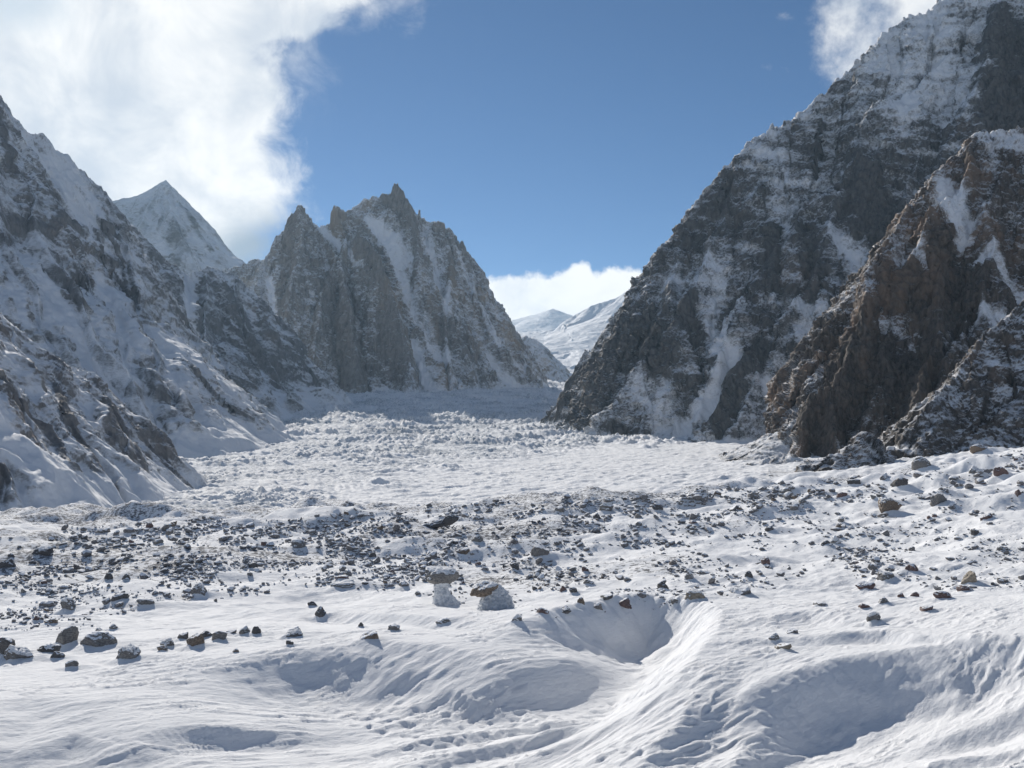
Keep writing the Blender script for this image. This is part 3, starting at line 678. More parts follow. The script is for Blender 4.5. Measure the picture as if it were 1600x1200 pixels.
# the perched boulder on its ice stem, and the tilted brown slab on its ice mound
M_PED = snow_mat('pedestal_ice', 1.0, (0.48, 0.74), (0.30, 0.335, 0.375), (0.52, 0.56, 0.60))
def lathe(name, prof, mat, parent, seed, n=110, squash=(1, 1)):
    a = np.linspace(0, 2 * np.pi, n, endpoint=False); v = []
    for q, (r, z, ox, oy) in enumerate(prof):
        rr_ = r * (1 + 0.16 * gn2(np.cos(a) * 1.2 + seed, np.sin(a) * 1.2 + z * 0.8, seed) + 0.05 * gn2(np.cos(a) * 4 + seed, np.sin(a) * 4 + z * 3, seed))
        v.append(np.stack([np.cos(a) * rr_ * squash[0] + ox, np.sin(a) * rr_ * squash[1] + oy, np.full(n, z) + 0.04 * r * gn2(np.cos(a) * 2, np.sin(a) * 2 + q, seed)], 1))
    v = [q_ + (0.09 * prof[0][0]) * np.stack([np.cos(a), np.sin(a), 0 * a], 1) * (fbm3(q_[:, 0] / prof[0][0] * 4 + seed, q_[:, 1] / prof[0][0] * 4, q_[:, 2] / prof[0][0] * 5, 5, seed, 0.62) * min(1.0, pr[0] / prof[0][0] * 3))[:, None] for q_, pr in zip(v, prof)]
    N = len(prof)
    i = np.arange(N * n).reshape(N, n)
    f = np.stack([i[:-1], np.roll(i, -1, 1)[:-1], np.roll(i, -1, 1)[1:], i[1:]], -1).reshape(-1, 4)
    return obj(name, mesh_np(name, np.concatenate(v), f), mat, parent)
def spline_prof(pts, n=90):
    pts = np.array(pts, float); t = np.linspace(0, len(pts) - 1, n); k = np.arange(len(pts))
    out = np.stack([np.interp(t, k, pts[:, c]) for c in range(4)], 1)
    for _ in range(25): out[1:-1] = (out[:-2] + 2 * out[1:-1] + out[2:]) / 4
    return out
def solid_rock(name, seed, kind, size, loc, rot, mat, parent, thick=0.06, cut=0.62):
    v, f = ICO[4]; p = rock_points(v, seed, kind) * np.array(size) - np.array([0, 0, size[2] / 2])
    from mathutils import Euler
    M = np.array(Euler(rot).to_matrix()); p = p @ M.T
    o = obj(name, mesh_np(name, p, f), mat, parent); o.location = loc
    c = cap_mesh(p, f, seed, thick, cut)
    if c: obj('snow_cap', c, M_SNOW, o)
    return o
gx, gy, gz, gR, _ = ground_hit([693.0, 765.0], [944.0, 952.0])
u = gR[0] / F
t1 = bpy.data.objects.new('perched_boulder', None); COL.objects.link(t1); t1.location = (gx[0], gy[0], gz[0])
tag(t1, 'mushroom rock: grey snow-patched boulder balanced on a narrow white ice stem', 'boulder')
lathe('ice_pedestal', spline_prof([(26 * u, -8 * u, 4 * u, 0), (19 * u, 4 * u, 2 * u, 0), (13 * u, 14 * u, -2 * u, 0), (10.5 * u, 24 * u, -4 * u, 0), (12 * u, 33 * u, -2 * u, 0), (5 * u, 36 * u, 0, 0), (0.1, 36 * u, 0, 0)]), M_PED, t1, 3)
solid_rock('capstone', 217, 'slab', (56 * u, 40 * u, 25 * u), (-1 * u, 0, 41 * u), (0.10, 0.06, 0.2), BM['grey'], t1, 0.10, 0.66)
u = gR[1] / F
t2 = bpy.data.objects.new('tilted_boulder', None); COL.objects.link(t2); t2.location = (gx[1], gy[1], gz[1])
tag(t2, 'tilted brown and ochre slab resting on a rounded white ice mound', 'boulder')
lathe('ice_mound', spline_prof([(34 * u, -8 * u, 10 * u, 0), (28 * u, 6 * u, 11 * u, 0), (22 * u, 18 * u, 11 * u, 0), (17 * u, 29 * u, 8 * u, 0), (11 * u, 37 * u, 4 * u, 0), (5 * u, 40 * u, 2 * u, 0), (0.1, 41 * u, 2 * u, 0)]), M_PED, t2, 8, squash=(1, 0.9))
solid_rock('stone', 431, 'slab', (46 * u, 34 * u, 17 * u), (-8 * u, -10 * u, 31 * u), (0.35, -0.42, 0.15), BM['brown'], t2, 0.07, 0.8)

# the long ledge of rock at the top of the field
gx, gy, gz, gR, _ = ground_hit([682.0], [828.0]); u = gR[0] / F
led = bpy.data.objects.new('rock_ledge', None); COL.objects.link(led); led.location = (gx[0], gy[0], gz[0])
tag(led, 'long dark rock ledge slanting up to the right above the rubble', 'rock ledge')
for dx, dz, w_, h_, sd_ in ((-22, 2, 34, 10, 233), (0, 7, 36, 12, 264), (22, 15, 26, 16, 63)):
    solid_rock('rock', sd_, 'slab', (w_ * u, w_ * 0.5 * u, h_ * u), (dx * u, 0, dz * u), (0.1, -0.32, 0.1), BM['dark'], led, 0.03, 0.85)

# ---- stones one can still tell apart, and the rubble no one could count
TOP = np.array([(0, 838), (150, 822), (300, 812), (420, 808), (600, 793), (800, 782), (1000, 776), (1060, 768), (1200, 757), (1330, 745), (1450, 728), (1600, 702)], float)
BOT = np.array([(0, 985), (150, 978), (300, 938), (480, 918), (600, 925), (680, 935), (800, 965), (950, 958), (1100, 942), (1250, 918), (1350, 912), (1450, 925), (1600, 925)], float)
BL = [(300, 850, 170, 42, 1.0), (560, 893, 170, 32, 1.2), (720, 835, 260, 44, 0.9), (420, 912, 130, 26, 0.9), (1160, 778, 140, 22, 1.6), (1345, 868, 52, 24, 1.1), (860, 905, 160, 42, 0.5), (40, 935, 90, 46, 0.9),
      (300, 815, 70, 10, 1.6), (160, 905, 150, 50, 0.5), (950, 800, 120, 20, 0.9), (120, 850, 40, 14, 0.8), (480, 830, 120, 20, 0.8), (930, 945, 80, 16, 0.7)]
def density(px, py):
    t, b = np.interp(px, TOP[:, 0], TOP[:, 1]), np.interp(px, BOT[:, 0], BOT[:, 1])
    d = 0.17 + 0.16 * (px > 1000)
    for cx, cy, rx, ry, a in BL: d = d + a * np.exp(-((px - cx) / rx) ** 2 - ((py - cy) / ry) ** 2)
    return d * sstep(py, t - 2, t + 5) * (1 - sstep(py, b - 14, b + 8))
def scatter(n, seed, clump=True):
    r = np.random.default_rng(seed); out = []; tot = 0
    while tot < n:
        px = r.uniform(-60, 1660, 60000); py = r.uniform(700, 990, 60000)
        d = density(px, py)
        x, y, z, R, ok = ground_hit(px, py)
        if clump: d = d * np.clip(0.5 + 1.7 * fbm2(x / 5.0, y / 7.0, 4, 77, 0.6), 0.02, 2.4)
        k = ok & (R < 400) & (R > 36) & (r.uniform(0, 1.6, 60000) < d)
        out.append(np.stack([x, y, z, R, px, py], 1)[k]); tot += k.sum()
    return np.concatenate(out)[:n]
ZONES = [((-99, 130), 'small stone among the rubble at the far left of the field'), ((130, 420), 'small stone in the rubble left of centre, above the left row'), ((420, 660), 'small stone in the dense rubble left of the mushroom rock'),
         ((660, 830), 'small stone in the rubble around and above the mushroom rock'), ((830, 1040), 'small stone on the snow right of the square boulder'), ((1040, 1250), 'small stone on the slope between the rubble band and the scoop'),
         ((1250, 1420), 'small stone on the slope round the rubble patch at the right'), ((1420, 1700), 'small stone scattered on the open slope by the right edge')]
q = scatter(190, 5); rs_ = np.random.default_rng(6)
for x, y, z, R, px, py in q:
    wpx = float(np.clip(rs_.lognormal(2.1, 0.28), 6.5, 14)); m = R / F
    lab = next(l for (a, b), l in ZONES if a <= px < b)
    boulder(x, y, z, wpx * m, wpx * m * rs_.uniform(0.45, 0.85), rs_.choice(['block', 'slab', 'wedge', 'round', 'pointed']), rs_.choice(['dark', 'dark', 'grey', 'grey', 'brown', 'red']), lab, lab.replace('small stone', 'small stones'), cap=False, name='stone', cat='stone')
def rubble(n, seed):
    q = scatter(n, seed); r = np.random.default_rng(seed + 1)
    V, Fc, off = [], [], 0
    protos = [(rock_points(ICO[k][0], 900 + j, kd), ICO[k][1]) for j, (k, kd) in enumerate([(1, 'block'), (1, 'slab'), (1, 'wedge'), (1, 'pointed'), (1, 'round'), (1, 'slab')])]
    for x, y, z, R, px, py in q:
        v, f = protos[r.integers(len(protos))]; s = np.clip(r.lognormal(1.0, 0.68), 1.4, 13.0) * R / F
        a = r.uniform(0, 6.28); c, sn = math.cos(a), math.sin(a); t = r.normal(0, 0.25)
        p = v * np.array([s * r.uniform(0.8, 1.3), s * r.uniform(0.7, 1.1), s * r.uniform(0.4, 0.85)])
        p[:, 2] += t * p[:, 0]
        V.append(np.stack([p[:, 0] * c - p[:, 1] * sn + x, p[:, 0] * sn + p[:, 1] * c + y, p[:, 2] + z - 0.15 * s], 1)); Fc.append(f + off); off += len(v)
    return mesh_np('rubble', np.concatenate(V), np.concatenate(Fc), smooth=False)
tag(obj('rubble', rubble(10500, 40), boulder_mat('rubble_stone', (0.10, 0.097, 0.098), (0.29, 0.28, 0.275), 0.80)), 'countless small stones poking through the snow of the moraine', 'rubble', kind='stuff')

# snow drifted round the foot of each boulder: a low apron with a tail downwind and a scooped hollow on the windward side
az_c = col_az(1050)[:1050]
def drift(x, y, w_, h_):
    R = math.hypot(x, y); a0 = math.atan2(x, y); L = 3.2 * w_
    i0, i1 = np.searchsorted(az_c, [a0 - L / R, a0 + L / R]); j0, j1 = np.searchsorted(GR, [R - L, R + L])
    if i1 <= i0 or j1 <= j0: return
    dx, dy = GX[i0:i1, j0:j1] - x, GY[i0:i1, j0:j1] - y
    al, ac = dx * 0.70 + dy * 0.71, dx * 0.71 - dy * 0.70            # along and across the wind
    tail = np.exp(-(np.maximum(al, 0) / (1.5 * w_)) ** 2 - (np.minimum(al, 0) / (0.75 * w_)) ** 2 - (ac / (0.62 * w_)) ** 2)
    scoop = np.exp(-((al + 0.95 * w_) / (0.35 * w_)) ** 2 - (ac / (0.7 * w_)) ** 2)
    GZ[i0:i1, j0:j1] += h_ * (0.34 * tail - 0.22 * scoop)
for x, y, w_, h_ in DRIFTS: drift(x, y, w_, h_)
X, Y, Z = GX, GY, GZ
gm = mesh_np('ground', np.stack([X, Y, Z], -1).reshape(-1, 3), grid_faces(*X.shape)[:, ::-1], {'grit': GRIT})
tag(obj('ground', gm, M_GROUND), 'wind-drifted snow over a stony moraine in the foreground', 'ground', kind='structure')

# ---------------------------------------------------------------- mountains
def densify(pts, n):
    """ridge line in the world from (px, py, R) points, with its running length"""
    P = np.array([at(*p) for p in pts]); L = np.r_[0, np.cumsum(np.linalg.norm(np.diff(P, axis=0), axis=1))]
    return P, L
def polyline_dist(P, x, y):
    best = np.full(x.shape, 1e9); tt = np.zeros_like(x); n = len(P) - 1
    for k in range(n):
        d = P[k + 1, :2] - P[k, :2]; l2 = max(d @ d, 1e-6)
        u = np.clip(((x - P[k, 0]) * d[0] + (y - P[k, 1]) * d[1]) / l2, 0, 1)
        q = np.hypot(x - P[k, 0] - u * d[0], y - P[k, 1] - u * d[1]); m = q < best
        best = np.where(m, q, best); tt = np.where(m, (k + u) / n, tt)
    return best, tt
def mountain(name, mat, ridges, px, Rr, ncol=420, nrow=420, nfine=520, seed=0, rib=(60.0, 140.0), rough=10.0, rs=70.0, snow=(0.30, 0.75), warmth=0.3,
             label='', jag=6.0, warp=25.0, snow_alt=None, steps=0.0, gully=0.5, floor=-60.0, cat='mountain', spurs=(), gullies=(), bands=0.0, apron=None):
    az = np.linspace(float(ray(px[0], 690)[0]), float(ray(px[1], 690)[0]), ncol)
    rr = np.linspace(Rr[0], Rr[1], nfine)
    A, Q = np.meshgrid(az, rr, indexing='ij')
    x0, y0 = np.sin(A) * Q, np.cos(A) * Q
    l1 = rib[1]
    wx = warp * fbm2(x0 / (warp * 5), y0 / (warp * 5), 3, seed + 1); wy = warp * fbm2(x0 / (warp * 5), y0 / (warp * 5), 3, seed + 4)
    best = np.full(x0.shape, -1e9); sec = np.full(x0.shape, -1e9); bx = np.zeros_like(x0); by = np.zeros_like(x0); bd = np.zeros_like(x0)
    def add(P, s1, s2, d1, fade):
        nonlocal best, sec, bx, by, bd
        x, y = x0 + wx * fade, y0 + wy * fade
        mb = np.full(x0.shape, -1e9); mx = np.zeros_like(x0); my = np.zeros_like(x0); md = np.zeros_like(x0)
        for k in range(len(P) - 1):
            d = P[k + 1, :2] - P[k, :2]; l2 = max(d @ d, 1e-6)
            u = np.clip(((x - P[k, 0]) * d[0] + (y - P[k, 1]) * d[1]) / l2, 0, 1)
            cx, cy = P[k, 0] + u * d[0], P[k, 1] + u * d[1]
            q = np.hypot(x - cx, y - cy)
            # steep headwall easing into an apron
            drop = np.where(q < d1, s1 * q, s1 * d1 + s2 * (q - d1))
            z = P[k, 2] + u * (P[k + 1, 2] - P[k, 2]) - drop
            m = z > mb
            mb = np.where(m, z, mb); mx = np.where(m, cx, mx); my = np.where(m, cy, my); md = np.where(m, q, md)
        m = mb > best
        sec = np.where(m, best, np.maximum(sec, mb))
        best = np.where(m, mb, best); bx = np.where(m, mx, bx); by = np.where(m, my, by); bd = np.where(m, md, bd)
    def hit(p):
        a, t = ray(p[0], p[1]); i = int(np.clip(round(float((a - az[0]) / (az[1] - az[0]))), 0, ncol - 1))
        h = (best[i] - EYE) / rr >= t
        return rr[np.argmax(h)] if h.any() else None
    for rd in ridges:
        s1 = rd.get('s', 1.0)
        add(np.array([at(*p) for p in rd['p']]), s1, rd.get('s2', s1 * 0.6), rd.get('d1', 400.0), 0.35)
    for sp in spurs:                             # ribs standing out of the faces
        pts = []
        for q, p in enumerate(sp['p']):
            r = hit(p)
            if r is None: continue
            pr = sp.get('prom', rib[0] * 0.6) * min(1.0, 0.25 + q * 0.5)
            pts.append(at(p[0], p[1], r - pr))
        if len(pts) > 1: add(np.array(pts), sp.get('s', 1.8), sp.get('s', 1.8), 1e5, 0.6)
    # buttresses and gullies running down from the ridges
    ww = fbm2(x0 / (l1 * 1.6), y0 / (l1 * 1.6), 2, seed + 7)
    sat = np.minimum(1, bd / (l1 * 0.9))
    near2 = sstep(best - sec, 0.0, rib[0] * 0.9)
    g1 = fbm3(bx / l1 + ww * 0.7, by / l1, bd / (l1 * 5), 2, seed + 8, 0.5, True)
    g2 = fbm3(bx / (l1 * 0.36) + ww * 1.1, by / (l1 * 0.36), bd / (l1 * 2.2), 3, seed + 10, 0.5, True)
    g1 = 0.4 + (g1 - 0.4) * near2; g2 = 0.4 + (g2 - 0.4) * near2
    ribs = rib[0] * 0.8 * sat * (g1 - 0.4) + rib[0] * 0.26 * np.minimum(1, bd / (l1 * 0.3)) * (g2 - 0.4)
    jg = jag * np.exp(-bd / (l1 * 0.4)) * near2 * fbm3(bx / (l1 * 0.16), by / (l1 * 0.16), bd / l1, 5, seed + 13, 0.7)
    Z = best + ribs + jg
    gm = np.zeros_like(Z)
    wv0 = fbm2(x0 / 30.0, y0 / 30.0, 3, seed + 15)
    for gl in gullies:                           # traced snow couloirs (depth > 0) and bare walls (depth < 0)
        pts = [at(p[0], p[1], r) for p in gl['p'] for r in [hit(p)] if r is not None]
        if len(pts) < 2: continue
        wd = gl.get('w', 20.0)
        q, tt = polyline_dist(np.array(pts), x0 + 0.35 * wd * wv0, y0)
        k = np.clip(1 - q / wd, 0, 1); k = k * k * (3 - 2 * k)
        Z = Z - gl.get('depth', 8.0) * k
        gm = gm + gl.get('snow', 0.8) * np.clip(1.6 * k, 0, 1)
    Z = np.maximum(Z, floor)
    # re-sample each line of sight evenly along its own profile
    tanv = (Z - EYE) / Q; kc = np.argmax(tanv, 1)
    dr = np.diff(rr)[None, :]; ds = np.hypot(dr, np.diff(Z, axis=1))
    idx = np.arange(nfine - 1)[None, :]
    wgt = np.where(idx <= kc[:, None] + 4, 1.0, 0.18)
    tz = np.maximum.accumulate(tanv, 1)
    hidden = (tanv[:, 1:] < tz[:, 1:] - 0.015)
    wgt = wgt * np.where(hidden, 0.35, 1.0) * np.where(Z[:, 1:] <= floor + 1, 0.15, 1.0)
    cs = np.concatenate([np.zeros((ncol, 1)), np.cumsum(blur(ds * wgt, 5, 0), 1)], 1)
    Ro = np.empty((ncol, nrow)); Zo = np.empty((ncol, nrow)); Gu = np.empty((ncol, nrow)); Gm = np.empty((ncol, nrow)); Bd = np.empty((ncol, nrow))
    tgt = np.linspace(0, 1, nrow)
    for i in range(ncol):
        c = cs[i] / cs[i, -1]
        Ro[i] = np.interp(tgt, c, rr); Zo[i] = np.interp(tgt, c, Z[i]); Gu[i] = np.interp(tgt, c, (g1 * sat)[i] + 0.5 * g2[i])
        Gm[i] = np.interp(tgt, c, gm[i]); Bd[i] = np.interp(tgt, c, bd[i])
    Ao = np.repeat(az[:, None], nrow, 1)
    P = np.stack([np.sin(Ao) * Ro, np.cos(Ao) * Ro, Zo], -1)
    n = grid_normals(P); n *= np.sign(n[..., 2:3] + 1e-9)
    a = P / rs
    wq = 0.35 * fbm3(a[..., 0] * 1.7, a[..., 1] * 1.7, a[..., 2] * 1.7, 2, seed + 24)
    d = 0.9 * facet3(a[..., 0] + wq, a[..., 1] + wq, a[..., 2] * 0.6 + wq, seed + 20) + 0.42 * facet3(a[..., 0] * 2.7 - wq, a[..., 1] * 2.7, a[..., 2] * 1.9 + wq, seed + 22)
    d = 0.55 * rough * (d + 0.5 * fbm3(a[..., 0] * 3.1, a[..., 1] * 3.1, a[..., 2] * 3.1, 4, seed + 26, 0.62))
    steep = sstep(1 - n[..., 2], 0.12, 0.42)
    calm = 1 - 0.75 * np.clip(Gm, 0, 1)
    if apron: d = d * (0.25 + 0.75 * sstep(P[..., 2] - base_z(Ao, np.maximum(Ro, 1.0)), apron[0] * 0.3, apron[0]))
    d = d * (0.30 + 0.70 * steep) * calm * (0.35 + 0.65 * sstep(Bd, 0, l1 * 0.25))
    if steps:                                   # vertical joints on bare walls
        b = P / (rs * 0.5)
        d += steps * steep * calm * (fbm3(b[..., 0] * 1.6, b[..., 1] * 1.6, b[..., 2] * 0.16, 4, seed + 31, 0.6, True) - 0.6)
    P = P + n * d[..., None]
    n2 = grid_normals(P); n2 *= np.sign(n2[..., 2:3] + 1e-9)
    b = P / (rs * 1.3)
    patch = fbm3(b[..., 0], b[..., 1], b[..., 2], 3, seed + 40, 0.5)
    nz = 0.65 * n2[..., 2] + 0.35 * n[..., 2]
    sn = (nz - snow[0]) / (snow[1] - snow[0]) + 0.30 * patch - gully * 0.4 * (Gu - 0.55) - 0.25 * d / max(rough, 1) + Gm
    if apron:                                   # avalanche snow heaped on the foot of the slope
        sn = sn + apron[1] * (1 - sstep(P[..., 2] - base_z(Ao, np.maximum(Ro, 1.0)) + 0.35 * apron[0] * patch, apron[0] * 0.3, apron[0]))
    if bands:                                   # snow on dipping ledges
        sn = sn + bands * gn2((P[..., 2] + 0.25 * P[..., 0]) / (rs * 0.30), (P[..., 0] - 0.2 * P[..., 2]) / (rs * 2.5), seed + 44)
    if snow_alt: sn = sn + snow_alt[2] * sstep(P[..., 2], snow_alt[0], snow_alt[1])
    wv = warmth + 0.35 * fbm3(P[..., 0] / (rs * 3), P[..., 1] / (rs * 3), P[..., 2] / (rs * 6), 2, seed + 50)
    f = grid_faces(ncol, nrow)[:, ::-1]
    me = mesh_np(name, P.reshape(-1, 3), f, {'snow': np.clip(sn, -1, 2), 'warm': wv})
    return tag(obj(name, me, mat), label, cat, kind='structure')

PM_LEFT = peak_mat('left_range_rock', (0.12, 0.12, 0.127), (0.25, 0.245, 0.24), (0.26, 0.21, 0.175), fine=0.050)
PM_MID = peak_mat('granite', (0.17, 0.16, 0.15), (0.33, 0.305, 0.275), (0.36, 0.29, 0.22), fine=0.034, vert=0.25)
PM_RIGHT = peak_mat('dark_rock', (0.05, 0.049, 0.05), (0.16, 0.15, 0.14), (0.175, 0.13, 0.10), fine=0.055, amp=0.7)
PM_BROWN = peak_mat('brown_rock', (0.045, 0.040, 0.037), (0.155, 0.13, 0.11), (0.215, 0.152, 0.11), fine=0.10, vert=0.22)
PM_FAR = peak_mat('far_snow_rock', (0.12, 0.12, 0.12), (0.2, 0.19, 0.18), (0.2, 0.18, 0.16), fine=0.012, snow_bias=0.25, sharp=0.2)

mountain('mountain', PM_LEFT, [
    dict(p=[(-260, 330, 600), (-120, 420, 640), (0, 492, 690), (60, 545, 720), (105, 570, 740), (140, 582, 760), (170, 615, 790), (205, 655, 830), (250, 705, 880), (305, 742, 930)], s=1.05, s2=0.82, d1=95)],
    (-330, 420), (430, 1150), 420, 420, seed=100, rib=(9, 42), rough=4.0, rs=22, jag=2, warp=8, snow=(0.32, 0.78), warmth=0.25, bands=0.25, apron=(24, 0.7),
    spurs=[dict(p=[(20, 515), (70, 610), (140, 690), (200, 765)], prom=14, s=1.3), dict(p=[(110, 578), (160, 640), (200, 700), (245, 740)], prom=10, s=1.3),
           dict(p=[(-20, 500), (0, 580), (50, 650), (110, 735)], prom=14, s=1.3), dict(p=[(-20, 690), (10, 740), (20, 790)], prom=8)],
    gullies=[dict(p=[(-30, 640), (0, 690), (60, 740), (120, 780)], w=24, depth=3), dict(p=[(60, 620), (110, 680), (170, 745)], w=10, depth=3, snow=0.6),
             dict(p=[(110, 590), (150, 680), (205, 740)], w=9, depth=3, snow=0.6), dict(p=[(0, 600), (30, 640), (75, 680), (118, 740)], w=5, depth=-2, snow=-1.0),
             dict(p=[(90, 610), (105, 670), (130, 700)], w=5, depth=-2, snow=-1.0), dict(p=[(10, 500), (60, 545), (110, 570)], w=5, depth=-1, snow=-0.7), dict(p=[(100, 640), (140, 720), (180, 770)], w=4, depth=-2, snow=-0.9), dict(p=[(0, 740), (12, 780)], w=6, depth=-2, snow=-0.9), dict(p=[(150, 600), (190, 670), (225, 730)], w=4, depth=-2, snow=-0.8), dict(p=[(180, 640), (230, 700), (270, 750)], w=4, depth=-2, snow=-0.8)],
    label='near snowy spur sloping down to the left edge of the glacier')
mountain('mountain', PM_LEFT, [
    dict(p=[(-420, -60, 1500), (-200, -20, 1550), (-60, 80, 1600), (0, 150, 1640), (14, 172, 1650), (22, 203, 1655), (34, 208, 1660), (60, 205, 1680), (80, 225, 1690), (130, 265, 1730), (165, 300, 1760), (188, 340, 1790), (205, 385, 1800), (222, 430, 1800), (245, 530, 1740)], s=1.6, s2=0.85, d1=215)],
    (-480, 520), (1000, 2250), 520, 480, seed=200, rib=(30, 130), rough=13, rs=60, jag=5, warp=22, snow=(0.18, 0.70), warmth=0.2, bands=0.45, apron=(40, 0.5),
    spurs=[dict(p=[(165, 305), (192, 350), (205, 410), (210, 470), (235, 540), (270, 620)], prom=28), dict(p=[(40, 250), (60, 360), (110, 450), (160, 530), (215, 610), (270, 700)], prom=35),
           dict(p=[(0, 250), (10, 340), (40, 420), (80, 500), (120, 560)], prom=35), dict(p=[(120, 400), (150, 460), (190, 520), (240, 600)], prom=25)],
    gullies=[dict(p=[(60, 245), (95, 275), (110, 310), (120, 345)], w=42, depth=12, snow=0.9), dict(p=[(95, 250), (140, 300), (150, 345)], w=30, depth=6, snow=0.7),
             dict(p=[(155, 440), (185, 500), (200, 560), (240, 640)], w=20, depth=10, snow=0.6), dict(p=[(75, 440), (105, 500), (140, 560), (180, 600)], w=26, depth=10, snow=0.6),
             dict(p=[(20, 352), (80, 362), (150, 356), (185, 370)], w=9, depth=-4, snow=-0.9), dict(p=[(85, 400), (110, 440), (125, 480)], w=14, depth=-4, snow=-0.45),
             dict(p=[(195, 420), (210, 480), (235, 540)], w=14, depth=-3, snow=-0.45), dict(p=[(0, 190), (10, 230), (20, 260)], w=16, depth=-3, snow=-0.8),
             dict(p=[(205, 540), (235, 590), (270, 680)], w=16, depth=-3, snow=-0.45)],
    label='tall snow-dusted mountain at the left edge')
mountain('mountain', PM_LEFT, [
    dict(p=[(60, 260, 2200), (140, 310, 2200), (195, 345, 2200), (240, 392, 2250), (290, 425, 2300), (330, 418, 2330), (362, 428, 2350), (395, 455, 2350), (420, 480, 2350), (445, 520, 2330), (480, 555, 2300), (515, 590, 2280), (545, 618, 2260)], s=1.25, s2=0.78, d1=210)],
    (40, 620), (1650, 2800), 440, 420, seed=300, rib=(26, 110), rough=11, rs=52, jag=5, warp=18, snow=(0.30, 0.80), warmth=0.25, bands=0.3, apron=(50, 0.5),
    spurs=[dict(p=[(240, 400), (262, 480), (300, 560), (340, 620)], prom=28), dict(p=[(325, 425), (318, 520), (345, 590), (370, 650)], prom=32), dict(p=[(370, 440), (390, 520), (430, 590), (470, 635)], prom=30),
           dict(p=[(205, 370), (225, 470), (262, 560), (310, 640)], prom=28)],
    gullies=[dict(p=[(298, 432), (292, 500), (302, 570), (345, 632), (385, 664)], w=20, depth=12, snow=0.9), dict(p=[(225, 430), (262, 510), (290, 555), (330, 610)], w=13, depth=8, snow=0.8),
             dict(p=[(212, 470), (245, 531), (273, 594), (305, 629), (350, 657)], w=13, depth=8, snow=0.7), dict(p=[(300, 640), (340, 650), (390, 668)], w=28, depth=5, snow=0.8),
             dict(p=[(312, 540), (335, 590), (362, 645)], w=11, depth=-5, snow=-0.9), dict(p=[(248, 490), (280, 540), (312, 600)], w=10, depth=-4, snow=-0.7), dict(p=[(360, 470), (400, 540), (440, 590)], w=26, depth=-4, snow=-0.45)],
    label='snow-streaked ridge behind the left mountain, falling to the icefall')
mountain('mountain', PM_FAR, [
    dict(p=[(60, 330, 4300), (140, 320, 4400), (182, 313, 4500), (215, 305, 4500), (240, 292, 4500), (258, 281, 4500), (275, 308, 4500), (300, 345, 4500), (325, 378, 4480), (365, 413, 4450), (430, 440, 4400), (520, 480, 4400)], s=1.1, s2=0.9, d1=500)],
    (40, 560), (3900, 5200), 320, 300, seed=400, rib=(24, 200), rough=12, rs=110, jag=3, warp=20, snow=(0.20, 0.62), warmth=0.1,
    spurs=[dict(p=[(262, 290), (268, 330), (285, 375), (300, 410)], prom=60, s=1.4), dict(p=[(250, 290), (232, 325), (215, 360)], prom=45, s=1.4)],
    gullies=[dict(p=[(275, 350), (285, 390), (270, 410)], w=50, depth=-10, snow=-0.7), dict(p=[(285, 325), (310, 365), (330, 390)], w=26, depth=-8, snow=-0.9)],
    label='pointed snow pyramid in front of the big cloud')
